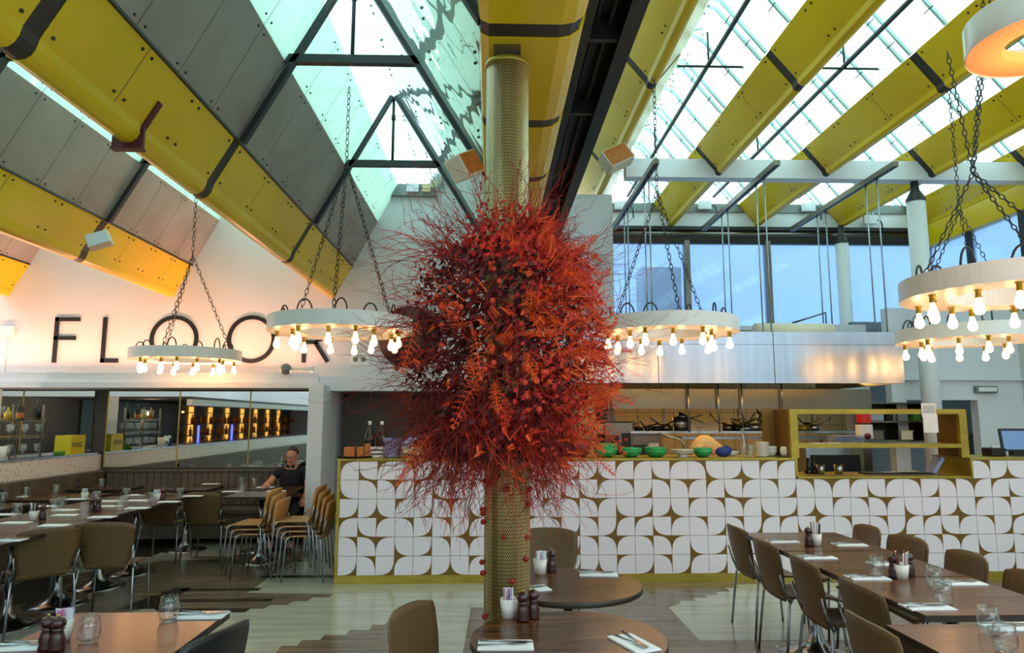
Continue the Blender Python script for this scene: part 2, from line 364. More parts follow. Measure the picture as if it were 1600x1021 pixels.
# ================================================================== ROOF
TR = [-3.35, -1.15, 1.05, 3.15, 5.27, 7.55, 9.72]      # truss lines of the left roof
def beam_profile(wide=0):
    r = [(.26,.45),(.072,.11),(.06,.06),(.04,.025),(.01,.004),(-.02,0)]
    l = [(-.05,.004),(-.08,.025),(-.095,.06),(-.107,.11),(-.295,.45)]
    return r+l
def inset(poly, d):
    out = []; n = len(poly)
    for i in range(n):
        a, b, c = Vector(poly[i-1]), Vector(poly[i]), Vector(poly[(i+1) % n])
        e1 = (b-a).normalized(); e2 = (c-b).normalized(); nn = (Vector((-e1.y, e1.x))+Vector((-e2.y, e2.x)))
        nn.normalize(); out.append(tuple(b-nn*d))
    return out
def bolts(b, p0, p1, y, nrm, fr=(.12, .88), r=.011):
    # pair of bolt heads on a face running p0 -> p1 (x,z) at station y
    for f in fr:
        x = p0[0]+(p1[0]-p0[0])*f; z = p0[1]+(p1[1]-p0[1])*f
        c = Vector((x, y, z)); n = Vector((nrm[0], 0, nrm[1]))
        b.tube([c-n*.004, c+n*.008], r, 'bolt', 6)
def make_beam(xv, zv, prof, stations, label, y_end, flip=1, bolt_face=(0, 1), zig=0, step=.62, gap=.062):
    t = thing('ceiling_beam', label, 'beam', (xv, 0, zv), 0, 'yellow valley beams of the roof')
    pr = [(p[0]*flip, p[1]) for p in prof]
    ins = [(p[0]*.975, .006+p[1]*.985) for p in pr]
    st = stations+[y_end]
    p1, p0 = Vector(pr[bolt_face[0]]), Vector(pr[bolt_face[1]])
    d = (p1-p0).normalized(); n = Vector((d.y, -d.x))*flip
    if n.y > 0: n = -n
    for i in range(len(st)-1):
        a, c = st[i]+gap, st[i+1]-(gap if i < len(st)-2 else 0)
        b = MB(); b.prism(pr, 'y', a, c, 'yellow', True)
        L = c-a; k = max(1, round(L/step)); 
        for j in range(k+1):
            y = a+L*j/k
            for s in (-.055, .055):
                if a < y+s < c: bolts(b, p0, p1, y+s, n)
            if 0 < j < k and j % 2 == 1:
                q0 = p0+n*.0005; q1 = p1+n*.0005
                b.add([(q0.x,y-.003,q0.y),(q1.x,y-.003,q1.y),(q1.x,y+.003,q1.y),(q0.x,y+.003,q0.y)], [(0,1,2,3)], 'bolt')
        o = b.build('beam_panel', t)
        for p in o.data.polygons: p.use_smooth = False
        if i < len(st)-2: MB().prism(ins, 'y', st[i+1]-gap-.01, st[i+1]+gap+.01, 'seam').build('joint_strip', t)
    return t
lv = [(-2.25, 'nearest to the column on the left'), (-4.50, 'second to the left of the column'), (-6.76, 'cut off by the left frame edge')]
for xv, d in lv:
    make_beam(xv, 3.30, beam_profile(), TR[:-1], 'long glossy yellow valley beam under the left roof, the one '+d, YB)
cp = [(-.10,.48),(-.10,.06),(-.09,.02),(-.05,0),(.30,0),(.36,.012),(.405,.045),(.425,.10),(.50,.48)]
make_beam(.03, 3.47, cp, [-3.35, -1.15, 1.05, 3.17, 4.25, 5.3, 7.55], 'wide flat-bottomed yellow beam running over the wrapped column', YB, bolt_face=(8, 7))
# slopes of the left roof
def slope(name, x0, z0, x1, z1, ya, yb, m, th=.02, boltrows=None, step=.55):
    b = MB(); d = Vector((x1-x0, z1-z0)).normalized(); n = Vector((-d.y, d.x))
    if n.y < 0: n = -n
    b.prism([(x0,z0),(x1,z1),(x1+n.x*th,z1+n.y*th),(x0+n.x*th,z0+n.y*th)], 'y', ya, yb, m)
    if boltrows:
        k = round((yb-ya)/step)
        for j in range(1, k):
            y = ya+(yb-ya)*j/k
            q = -n*.001
            b.add([(x0+q.x,y-.003,z0+q.y),(x1+q.x,y-.003,z1+q.y),(x1+q.x,y+.003,z1+q.y),(x0+q.x,y+.003,z0+q.y)], [(0,1,2,3)], 'bolt')
            for s in (-.06, .06): bolts(b, (x0,z0), (x1,z1), y+s, -n, boltrows, .009)
    return struct(b.build(name))
for i, (xv, d) in enumerate(lv):
    for k in range(len(TR)-1):
        ya, yb = TR[k]+.004, TR[k+1]-.004
        if k == len(TR)-2: yb = YB
        slope('ceiling_panel', xv+.265, 3.76, xv+.605, 4.41, ya, yb, 'grey_panel', .02, (.06, .94))
        slope('ceiling_opal', xv+.606, 4.412, xv+.89, 4.93, ya, yb, 'opal_panel', .012, (.1, .9))
        slope('window_1', xv+.905, 4.935, xv+1.12, 5.30, ya, yb, 'roof_glass', .01)
        xr = xv+2.26-.32
        if i == 0: slope('ceiling_opal', xv+1.13, 5.30, -.045, 3.52, ya, yb, 'opal_gloss', .012, (.04, .3, .62, .95))
        else: slope('ceiling_opal', xv+1.13, 5.30, xr+.02, 3.76, ya, yb, 'opal_panel', .012)
    # thin dark rail between the yellow and the grey
    b = MB(); b.box(xv+.25, xv+.275, TR[0], YB, 3.745, 3.765, 'seam'); struct(b.build('trim_4'))
for i, (xv, d) in enumerate(lv[:2] if False else lv):
    xr = -.035 if i == 0 else xv+2.26-.29
    zr = 3.56 if i == 0 else 3.75
    for k, y in enumerate(TR[:-1]):
        if y < -2: continue
        t = thing('roof_truss', 'dark iron roof truss over the %s bay, %s' % (['left-centre', 'far left', 'outermost left'][i], ['behind the viewer', 'overhead', 'overhead in front', 'nearest in view', 'second from the front', 'nearest to the lettered wall'][k]), 'truss', (xv+1.13, y, 4.45), 0, 'dark trusses of the left roof')
        if k in (0, 1, 2): t['label'] = 'dark iron roof truss of the %s bay, %s' % (['left-centre', 'far left', 'outermost left'][i], ['far behind the viewer', 'just behind the viewer', 'overhead near the viewer'][k])
        c = -xv-1.13
        def rafter(a, e):
            a = Vector((a[0]+c, 0, a[1]-4.45)); e = Vector((e[0]+c, 0, e[1]-4.45)); d = (e-a); L = d.length; ang = math.atan2(d.z, d.x)
            b = MB(); m_ = (a+e)/2; b.obox(m_, L, .06, .045, 'iron', ry=-ang); b.build('rafter', t)
        rafter((xv+.30, 3.74), (xv+1.11, 5.23)); rafter((xr-.02, zr-.05), (xv+1.15, 5.23))
        hw = .57
        MB().box(-hw, hw+.03, -.03, .03, -.05, .02, 'iron').build('tie_bar', t)
        b = MB(); b.tube([(0,0,0), (0,0,.75)], .016, 'iron'); b.tube([(0,0,.5),(0,0,.56)], .024, 'iron'); b.build('hanger', t)
# maroon clamp bracket under the nearest left beam
xb, yb_ = onz(210, 205, 3.3)
b = MB(); b.obox((0,0,0), .02, .03, .30, 'maroon', ry=math.radians(-28)); b.build
t = tag(MB().box(-.10, .09, -.012, .012, -.035, .10, 'maroon').obox((.10, 0, .15), .03, .05, .28, 'maroon', ry=math.radians(29)).box(-.1, .09, -.03, .03, -.045, -.03, 'maroon').build('beam_bracket'), 'maroon steel bracket clamped under the nearest left yellow beam', 'bracket'); t.location = (-2.26, 4.22, 3.30)
# ---- right roof
RT = [-.9, 1.55, 4.0, 6.47, 8.93]
RV = [(1.56, 'closest to the dark gutter'), (3.04, 'second from the dark gutter, crossing the ring chandelier chains'), (4.51, 'third from the dark gutter'), (5.97, 'fourth from the dark gutter, over the round white column'), (7.40, 'along the right side windows')]
rp = [(-.30,.383),(-.045,.07),(-.03,.02),(0,0),(.03,.0),(.06,.02),(.075,.07),(.33,.383)]
rp = rp[::-1]
for xv, d in RV:
    make_beam(xv, 4.85, rp, RT, 'sloping yellow valley beam of the right glass roof, '+d, YW-.05, bolt_face=(7, 6), step=1.22 if False else .82)
wn = 2
def glaze(x0, z0, x1, z1, ya, yb, n):
    g = slope('window_%d' % n, x0, z0, x1, z1, ya, yb, 'roof_glass', .008)
    b = MB(); k = round((yb-ya)/.62); d = Vector((x1-x0, 0, z1-z0)); dn = d.normalized(); nn = Vector((dn.z, 0, -dn.x))
    if nn.z > 0: nn = -nn
    for j in range(k+1):
        y = ya+(yb-ya)*j/k
        for s in ((0,) if j % 2 else (-.07, .07)):
            a = Vector((x0, y+s, z0))+nn*.012; e = a+d
            ang = math.atan2(d.z, d.x)
            b.obox((a+e)/2, d.length, .028, .03, 'glazing_bar', ry=-ang)
        for f in (.3, .75):
            p = Vector((x0, y, z0))+d*f+nn*.05; b.tube([p-Vector((0,.07,0)), p+Vector((0,.07,0))], .006, 'iron', 5)
    b.build('glazing_bars', g); return g
for i, (xv, d) in enumerate(RV):
    xr = xv-.735
    if i == 0: struct(MB().box(.93, .96, YR+3, YW, 4.3, 5.6, 'white_paint').build('ceiling_upstand'))
    lo = xv-1.47+.33 if i else .97
    zlo = 5.235 if i else 5.55
    glaze(xv-.30, 5.235, xr, 5.78, RT[0], YW, wn); wn += 1
    for k in range(len(RT)): slope('ceiling_opal', lo, zlo, xr, 5.78, RT[k], (RT+[YW])[k+1]-.02, 'opal_bright', .01, (.08, .5, .92))
    b = MB(); b.tube([(xr, RT[0], 5.36), (xr, YW-.1, 5.36)], .026, 'steel_dark', 8)
    r = b.build('roof_rod'); tag(r, 'long dark rod hung under the glass ridge, %s from the gutter' % ORD[i], 'rod', 'rods under the right roof ridges'); r.data.materials[0] = M['iron']
    for y in (4.3, 6.95, 9.4):
        MB().tube([(xr, y, 5.36), (xr, y, 5.72)], .012, 'iron', 6).build('hanger', r)
for y in (4.3, 6.95):
    o = MB().tube([(1.3, y, 5.33), (7.2, y, 5.33)], .013, 'iron', 6).build('cross_rod'); tag(o, 'thin dark rod crossing the glass roof, %s one' % ('nearer' if y < 5 else 'farther'), 'rod')
# dark gutter between the roofs
g = thing('roof_gutter', 'black steel gutter with cables between the yellow beams', 'gutter')
MB().box(.55, .92, YR+3, YW, 4.15, 4.45, 'black').build('gutter_body', g)
MB().box(.80, .90, YR+3, YW, 3.98, 4.16, 'black').build('flange', g)
for k, (xx, zz) in enumerate(((.62, 4.12), (.66, 4.12), (.745, 4.1))):
    MB().tube([(xx, YR+3, zz), (xx, YW, zz)], .016, 'iron', 6).build('cable', g)
for y in (2.2, 3.17, 4.2, 5.3, 7.5, 9.6):
    MB().box(.55, .82, y-.02, y+.02, 4.02, 4.15, 'iron').build('cross_bracket', g)
MB().box(.53, .60, YR+3, YW, 3.95, 4.2, 'black').build('flange', g)
# cross beam, columns
o = tag(MB().box(1.8, XR-.01, 8.98, 9.16, 4.83, 5.09, 'white_paint').build('cross_beam'), 'white steel beam crossing under the right glass roof', 'beam')
for (x, y, r, z1, z2, lab) in ((5.79, 9.07, .118, 4.58, 4.83, 'round white column under the cross beam, the nearer one'), (5.86, 11.25, .105, 4.55, 4.83, 'round white column close to the window wall, the farther one')):
    t = thing('column', lab, 'column', (x, y, 0), 0, 'round white columns'); MB().lathe([(0,0),(r,0),(r,z1),(0,z1)], 'white_paint', 28).build('shaft', t)
    MB().lathe([(r*1.04,z1-.04),(r*1.04,z1),(r*.5,z1+.12),(r*.4,z2),(0,z2)], 'iron', 20).build('cap', t)
# window wall
fx = [1.75, 1.92, 3.33, 4.72, 6.02, 7.38]
struct(MB().box(1.75, XR, YW, YW+.15, 4.62, 4.80, 'dark_wall').build('wall_window_head'))
struct(MB().box(1.75, XR, YW-.03, YW+.15, 4.84, 5.10, 'white_paint').build('trim_5'))
b = MB(); b.box(1.75, XR, YW-.1, YW-.03, 4.78, 4.84, 'iron'); b.box(1.75, XR, YW-.06, YW+.1, 5.10, 5.25, 'duct_grey'); b.tube([(1.8, YW-.12, 4.70), (XR, YW-.12, 4.70)], .035, 'steel_dark', 8); struct(b.build('trim_6'))
for i in range(len(fx)-1):
    gl_ = struct(MB().box(fx[i]+.03, fx[i+1]-.03, YW+.06, YW+.07, 3.12, 4.60, 'frosted').build('window_%d' % wn)); wn += 1
    f = MB(); f.box(fx[i+1]-.06, fx[i+1]+.03, YW-.02, YW+.12, 3.10, 4.62, 'steel_dark'); f.box(fx[i], fx[i+1], YW, YW+.1, 4.57, 4.62, 'iron'); f.box(fx[i], fx[i+1], YW-.02, YW+.1, 3.08, 3.13, 'white_paint'); f.build('window_frame', gl_)
tag(MB().box(2.75, 3.45, 12.4, 13.0, 2.0, 4.35, 'concrete').build('roof_plant'), 'grey-green block standing outside behind the frosted window', 'plant housing')
# right wall clerestory
struct(MB().box(XR-.02, XR+.15, YR, YW, 4.5, 4.86, 'yellow').build('trim_7'))
ys = [4.6, 6.2, 7.8, 9.3, 10.4, 11.45]
for i in range(len(ys)-1):
    gl_ = struct(MB().box(XR+.06, XR+.07, ys[i]+.03, ys[i+1]-.03, 3.6, 4.5, 'frosted').build('window_%d' % wn)); wn += 1
    MB().box(XR, XR+.1, ys[i+1]-.05, ys[i+1]+.03, 3.58, 4.5, 'iron').build('window_frame', gl_)
# electric boxes and duct on the wall tops
def ebox(x, y, z, lab):
    t = thing('junction_box', lab, 'electrical box', (x, y, z), 0, 'grey electrical boxes'); b = MB(); b.box(-.11, .11, -.06, 0, -.07, .07, 'white_paint'); b.box(-.08, -.0, -.065, -.06, -.04, .04, 'paper'); b.build('housing', t, bevel=.006)
    MB().tube([(.13,-.03,0),(.18,-.04,-.02),(.2,-.04,-.1),(.2,-.04,-.22)], .012, 'iron', 6).build('conduit', t)
    for q in (-.06, 0, .06): MB().tube([(q,-.03,.07),(q,-.03,.13)], .008, 'white_paint', 6).build('cable_gland', t)
for i, (px, py) in enumerate(((970, 322), (1100, 322), (1262, 325), (1358, 345))):
    x, z = ony(px, py, YW-.1); ebox(x, YW-.1, z, 'pale electrical box on the window wall head, %s from the left' % ORD[i])
d = thing('service_duct', 'grey metal tray with boxes over the lettered wall below the skylight', 'duct', (0,0,0))
MB().box(-1.5, -.35, YB-.1, YB+.05, 4.78, 4.95, 'duct_grey').build('tray', d)
MB().box(-1.22, -1.05, YB-.16, YB-.1, 4.82, 4.94, 'white_paint').build('control_box', d)
MB().box(-1.0, -.88, YB-.16, YB-.1, 4.82, 4.92, 'tile_cream').build('control_box', d)
# struts and rods that carry the hood
for i, x in enumerate((1.86, 3.25, 4.62)):
    t = thing('hood_strut', 'dark slotted steel strut above the kitchen hood, %s from the left' % ORD[i], 'strut', (x, 0, 4.5), 0, 'struts above the hood')
    MB().box(-.035, .035, 7.55, 10.35, -.03, .03, 'steel_dark').build('channel', t)
    b = MB(); b.box(-.012, .012, 7.54, 10.36, -.033, -.03, 'black'); b.build('slot', t)
    for y in (7.95, 8.2, 9.25, 9.5): MB().tube([(0, y, -1.94), (0, y, -.03)], .009, 'steel', 6).build('hanger_rod', t)

# ================================================================== HOOD AND KITCHEN
h = thing('kitchen_hood', 'long brushed steel extractor hood hanging over the kitchen counter', 'hood', (0,0,0))
b = MB(); b.box(.95, 4.57, 7.6, 7.62, 1.99, 2.56, 'steel'); b.build('front_panel', h)
for x in (1.83, 3.12):
    MB().box(x-.003, x+.003, 7.596, 7.6, 1.99, 2.56, 'iron').build('panel_seam', h)
MB().box(.95, 4.57, 7.597, 7.6, 2.415, 2.42, 'steel_dark').build('panel_seam', h)
MB().box(4.55, 4.57, 7.62, 9.7, 1.99, 2.56, 'steel').build('side_panel', h); MB().box(.95, .97, 7.62, 9.7, 1.99, 2.56, 'steel').build('side_panel', h)
MB().box(.97, 4.55, 7.62, 9.7, 2.54, 2.56, 'steel').build('top_panel', h)
MB().box(.97, 4.55, 7.62, 9.0, 2.10, 2.12, 'steel_dark').build('filter_panel', h)
b = MB(); b.box(1.05, 4.45, 8.0, 8.05, 2.06, 2.09, 'strip_warm'); b.build('light_strip', h)
b = MB(); b.box(1.5, 4.95, 9.0, 9.02, 1.73, 1.985, 'steel_dark'); b.box(1.5, 1.52, 9.02, 9.9, 1.73, 1.985, 'steel_dark'); b.box(4.93, 4.95, 9.02, 9.9, 1.73, 1.985, 'steel_dark'); b.box(1.5, 4.95, 9.02, 9.9, 1.80, 1.82, 'steel_dark')
o = b.build('inner_hood'); tag(o, 'second steel hood over the cooking line behind the long hood', 'hood')
o = tag(MB().tube([(3.42, 8.9, 2.70), (4.42, 8.9, 2.70)], .135, 'cream', 14).build('insulated_duct'), 'pale insulated duct lying on top of the long hood', 'duct')
for i, (y, z) in enumerate(((9.95, 1.70),)):
    al = bpy.data.lights.new('kitchen_lamp', 'AREA'); al.shape = 'RECTANGLE'; al.size = 3.2; al.size_y = .1; al.energy = 13; al.color = (1, .56, .16)
    ao = bpy.data.objects.new('kitchen_lamp', al); COL.objects.link(ao); ao.location = (3.1, 8.5, 2.04)
al = bpy.data.lights.new('kitchen_lamp', 'AREA'); al.shape = 'RECTANGLE'; al.size = 3.0; al.size_y = .1; al.energy = 11; al.color = (1, .60, .20)
ao = bpy.data.objects.new('kitchen_lamp', al); COL.objects.link(ao); ao.location = (3.2, 10.6, 1.98)
struct(MB().box(1.05, 5.2, 9.72, YW-.01, 2.50, 2.55, 'dark_wall').build('ceiling_kitchen'))  # unseen dark slab added to keep daylight out of the kitchen
# tile joints on the kitchen wall
b = MB()
x = -2.0
while x < XR: b.box(x, x+.006, YW-.002, YW, .9, 2.2, 'dark_wall'); x += .2
z = .9
while z < 2.2: b.box(-2.0, XR, YW-.002, YW, z, z+.006, 'dark_wall'); z += .2
struct(b.build('wall_tile_joints'))
# tiled pier at the left of the ovens
struct(MB().box(1.05, 1.32, 8.9, 9.3, 0, 2.0, 'tile_cream').build('wall_kitchen_pier'))
o = tag(MB().box(-.1, .1, -.05, 0, -.06, .06, 'steel_dark').box(-.02, .06, -.055, -.05, -.03, .05, 'orange_under').build('paper_dispenser', bevel=.01), 'small dark dispenser with an orange label on the tiled pier', 'dispenser')
o.location = (ony(932, 670, 8.89)[0]-.02, 8.9, ony(932, 670, 8.89)[1])
# left dark recess with dishwashing gear
struct(MB().box(-2.1, 1.0, 10.0, 10.05, 0, 2.0, 'dark_wall').build('wall_recess'))
# ovens
def oven(px, py, Y, w_, hh, lab, panel):
    x, z = ony(px, py, Y); t = thing('oven', lab, 'oven', (x, Y, z), 0)
    MB().box(0, w_, 0, .6, -hh, 0, 'steel_dark').build('body', t, bevel=.01)
    MB().box(w_*.08, w_*.5, -.012, 0, -hh*.9, -hh*.12, 'black').build('door', t)
    q = MB(); q.box(w_*.58, w_*.92, -.01, 0, -hh*.8, -hh*.1, 'black' if panel else 'paper')
    for k in range(5): q.box(w_*.64, w_*.86, -.014, -.01, -hh*(.3+.1*k), -hh*(.27+.1*k), 'paper' if panel else 'black')
    if panel: q.box(w_*.68, w_*.78, -.016, -.01, -hh*.17, -hh*.145, 'red_plastic')
    q.build('control_panel', t)
    MB().tube([(w_*.5,-.03,-hh*.8),(w_*.5,-.03,-hh*.25)], .01, 'chrome', 6).build('handle', t)
oven(945, 660, 9.4, .38, 1.45-.0, 'tall dark combi oven with red lit display beside tiled pier', True)
oven(985, 676, 9.6, .42, 1.42, 'second steel oven with white control panel next to the combi oven', False)
# shelves with pans
def shelf(px0, px1, py, Y, lab):
    x0, z = ony(px0, py, Y); x1, _ = ony(px1, py, Y)
    t = thing('wall_shelf', lab, 'shelf', (0, Y, z), 0); MB().box(x0, x1, -.02, .4, -.03, 0, 'steel').build('board', t)
    for k in range(3):
        xx = x0+(x1-x0)*(k+.5)/3; MB().box(xx-.012, xx+.012, .2, .23, -.2 if py > 680 else .0, -.03 if py > 680 else .6, 'steel_dark').build('bracket', t)
    return x0, x1, z
sx0, sx1, sz = shelf(985, 1340, 674, 9.4, 'long steel shelf full of pans above the stoves')
shelf(1065, 1340, 683, 9.7, 'lower steel shelf under the pan shelf')
for i, px in enumerate((956, 1076, 1123, 1160, 1223)):
    x, _ = ony(px, 640, 8.95)
    o = MB().tube([(x, 8.95, 1.43 if i in (1,2,3) else 1.72), (x, 8.95, 2.1)], .012, 'steel', 8).build('support_rod'); tag(o, 'vertical steel rod hanging from the kitchen hood, %s from the left' % ORD[i], 'rod', 'rods below the hood')
def pan(px, Y, r, hgt, hang, m, lab, tilt=0, z0=None):
    r *= 1.25; hgt *= 1.25
    x, z = ony(px, 674, Y); t = thing('saucepan', lab, 'pan', (x, Y+.15, sz+.0 if z0 is None else z0), 0, 'pans on the kitchen shelf')
    MB().lathe([(0,0),(r,0),(r*1.02,hgt),(r*.95,hgt),(r*.93,.01),(0,.01)], m, 16).build('pot', t)
    r *= 1.0; a = hang; d = Vector((math.cos(a), -.3, abs(math.sin(a)))).normalized()
    MB().tube([Vector((r*math.copysign(1, math.cos(a)), 0, hgt*.85)), Vector((r*math.copysign(1, math.cos(a)), 0, hgt*.85))+d*.2], .011, m, 6).build('handle', t)
    t.rotation_euler = (0, tilt, 0)
pl = [(1002,.05,.04,.3,'wood_edge'),(1030,.06,.05,.5,'bottle_dark'),(1045,.05,.07,2.6,'steel_dark'),(1068,.085,.15,.3,'steel'),(1100,.05,.05,2.4,'steel_dark'),(1143,.06,.07,.7,'steel_dark'),(1158,.05,.06,.5,'bottle_dark'),(1172,.06,.05,2.5,'steel'),(1186,.06,.08,2.3,'steel'),(1200,.06,.09,.8,'brass'),(1214,.06,.06,.6,'steel'),(1262,.06,.06,.6,'brass'),(1280,.05,.07,.6,'steel')]
for i, (px, r, hh, a, m) in enumerate(pl):
    pan(px, 9.45, r, hh, a, m, ['flat brown-rimmed pan at the left end of the pan shelf','black pan above the tap','small dark saucepan left of the stock pot','tall steel stock pot standing on the shelf','dark saucepan behind the white egg trays','dark saucepan right of the egg trays','small black pan left of the thin rod','steel pan just right of the thin rod, handle up left','steel pan with handle raised to the left, mid shelf','golden pan with raised handle near the brass frame','steel pan at the shelf end beside the brass frame','golden pan seen through the upper opening of the brass frame','steel pan seen through the brass frame, second one'][i])
for i, (px, r, hh, a, m) in enumerate([(1070,.06,.06,.2,'steel'),(1155,.055,.05,.9,'brass'),(1196,.06,.09,2.6,'steel'),(1212,.05,.04,.5,'steel')]):
    pan(px, 9.45, r, hh, a, m, ['steel pan resting on top of the tall stock pot','golden pan stacked over the dark saucepans','tilted steel pan on top of the shelf pile','steel pan on top of the pile next to the brass frame'][i], .5, sz+[.155,.085,.12,.1][i])
for i, (px, r, hh, a, m, l) in enumerate([(1016,.04,.05,2.2,'steel','small steel pan left of the stock pot'),(1054,.045,.05,.9,'brass','small golden pan left of the stock pot'),(1135,.05,.09,2.3,'brass','golden pan with upright handle right of the egg trays'),(1150,.05,.03,.25,'wood_edge','flat dark pan in the middle of the shelf'),(1166,.045,.09,.9,'steel','narrow steel pan in the middle of the shelf'),(1180,.05,.05,2.7,'bottle_dark','black pan towards the right end of the shelf'),(1207,.05,.10,2.2,'steel','tall steel pan near the brass frame'),(1270,.05,.09,2.4,'steel','steel pan behind the upper opening of the brass frame')]):
    pan(px, 9.62, r, hh, a, m, l+', back row')
for i in range(4):
    x, _ = ony(1088+i*12, 674, 9.42); b = MB()
    for k in range(5): b.box(-.055, .055, -.1, .1, k*.018, k*.018+.014, 'cream')
    for q in range(4):
        for r_ in range(3): b.ball((-.04+q*.027, -.07+r_*.05, .1), .016, 'cream', 6, 4)
    o = b.build('egg_tray'); tag(o, 'stack of cream egg trays on the pan shelf, %s from the left' % ORD[i], 'tray', 'egg trays on the shelf'); o.location = (x, 9.56, sz)
for i in range(7):
    x, _ = ony(960+i*9, 664, 9.5); o = tag(MB().box(-.12, .12, -.1, .1, 0, .012, 'wood').build('baking_tray'), 'brown baking tray on top of the ovens, %s layer from the bottom' % ORD[i], 'tray', 'trays on the ovens')
    o.location = (ony(975, 664, 9.7)[0]+.04*(i % 3), 9.7, sz+.02+i*.016)

# ================================================================== COUNTER
CY = 7.13; CX0 = -1.5; S = .1835
rows = ["adabccda??bbccdaadabdcdaaxxxxxxxxxxbcdabc",
        "dbbaadab??badda bcbbaadabcbbaadabcbbaadbcd".replace(' ', ''),
        "ccdacbad??dabbadccdabbadccdabbadccdabcdab",
        "adabcbca??abcbcaadabcbcadabcbcaadabcabdca",
        "bbadcbba??bacbbabbadcbcdcabdcabbbadcbadcb",
        "cbcaccda??cdccdacbcacbdcabcdacbdaacacbdab"]
rows[1] = "dbbaadab??baddabcbbaadabcbbaadabcbbaadbcd"[:24]+"cbbaadabcbb"[:11]+"aad"+"bcd"
rows[1] = "dbbaadab??baddabcbbaadab"+"cbbaadabcbb"+"aadbcd"
rows[2] = "ccdacbad??dabbadccdabbad"+"ccdabbadccd"[:1]+"cdabbadccd"+"abcdab"
rows[3] = "adabcbca??abcbcaadabcbca"+"adabcbcaadа"[:10]+"a"+"bcabdc"
rows[4] = "bbadcbba??bacbbabbadcbcd"+"cabdcababba"+"dcbadc"
rows[5] = "cbcaccda??cdccdacbcacbda"+"bcadcabddbc"+"acbdab"
cn = thing('bar_counter', 'long kitchen counter clad in white tiles with brass corner shapes', 'counter', (0,0,0))
NC = 41
b = MB(); CX1 = CX0+NC*S
b.box(CX0, CX1, CY, CY+.02, .075, 1.185, 'gold_panel')
lob = []
for k in range(11):
    t = PI/2*k/10; lob.append((math.cos(t)**(2/3.0) if math.cos(t) > 1e-6 else 0, math.sin(t)**(2/3.0)))
for r in range(6):
    for c in range(NC):
        ch = rows[r][c] if c < len(rows[r]) else '?'
        if r == 0 and 25 <= c < 35: continue
        if ch not in 'abcd': ch = random.choice('abcd')
        g_ = .0022; s = S-2*g_; zz = 1.18-(r+1)*S+g_; xx = CX0+c*S+g_
        # white lobe grows from the corner opposite to the brass corner
        ox, oz, dx, dz = {'a': (1,0,-1,1), 'b': (0,0,1,1), 'c': (0,1,1,-1), 'd': (1,1,-1,-1)}[ch]
        pts = [(ox, oz)]+[(ox+dx*p[0], oz+dz*p[1]) for p in lob]
        w_ = [(xx+p[0]*s, zz+p[1]*s) for p in pts]
        if dx*dz < 0: w_ = w_[::-1]
        b.prism(w_, 'y', CY-.004, CY, 'tile_white')
# cut the low part: the gold board must not stand in the pass
o = b.build('tiled_front', cn)
xlo, xhi = CX0+25*S, CX0+35*S
me = o.data
bm = bmesh.new(); bm.from_mesh(me)
kill = [f for f in bm.faces if f.material_index == 0]
bmesh.ops.delete(bm, geom=kill, context='FACES'); bm.to_mesh(me); bm.free()
b = MB(); b.box(CX0, xlo, CY, CY+.02, .075, 1.185, 'gold_panel'); b.box(xlo, xhi, CY, CY+.02, .075, 1.0, 'gold_panel'); b.box(xhi, CX1, CY, CY+.02, .075, 1.185, 'gold_panel'); b.build('backing_panel', cn)
b = MB(); b.box(CX0-.03, CX1, CY-.012, CY+.03, 0, .08, 'brass'); b.build('kick_plate', cn)
b = MB(); b.box(CX0-.03, CX0, CY-.012, CY+.6, .08, 1.2, 'brass'); b.build('end_trim', cn)
b = MB(); b.box(CX0-.03, xlo+.02, CY-.014, CY+.62, 1.185, 1.205, 'brass'); b.build('countertop', cn)
b = MB(); b.box(xlo+.02, xhi-.02, CY-.014, CY+.62, 1.0, 1.02, 'brass'); b.build('countertop', cn)
b = MB(); b.box(xhi-.02, CX1, CY-.014, CY+.62, 1.185, 1.205, 'brass'); b.build('countertop', cn)
MB().box(xlo, xlo+.02, CY-.014, CY+.6, 1.02, 1.185, 'brass').build('step_trim', cn); MB().box(xhi-.02, xhi, CY-.014, CY+.6, 1.02, 1.185, 'brass').build('step_trim', cn)
b = MB(); b.box(CX0, CX1, CY+.02, CY+.6, .0, .99, 'dark_wall'); b.build('body', cn)
# brass pass frame
pf = thing('pass_frame', 'brass framed pass-through with two shelves standing on the low counter', 'frame', (0,0,0))
x0, x1 = xlo+.0, xhi-.03
for (a, c) in ((x0-.02, x0+.06), (x1-.05, x1+.03)):
    MB().box(a, c, CY+.02, CY+.07, 1.206, 1.70, 'brass').build('post', pf)
MB().box(x0-.02, x0+.0, CY+.07, CY+.5, 1.206, 1.70, 'gold_panel').build('side_panel', pf); MB().box(x1+.01, x1+.03, CY+.07, CY+.5, 1.206, 1.70, 'gold_panel').build('side_panel', pf)
MB().box(x0-.16, x0-.03, CY+.40, CY+.42, 1.206, 1.70, 'gold_panel').build('side_wing', pf)
MB().box(x0+.06, x1-.05, CY+.02, CY+.42, 1.65, 1.70, 'brass').build('shelf', pf)
MB().box(x0+.06, x1-.05, CY+.02, CY+.42, 1.305, 1.345, 'brass').build('shelf', pf)

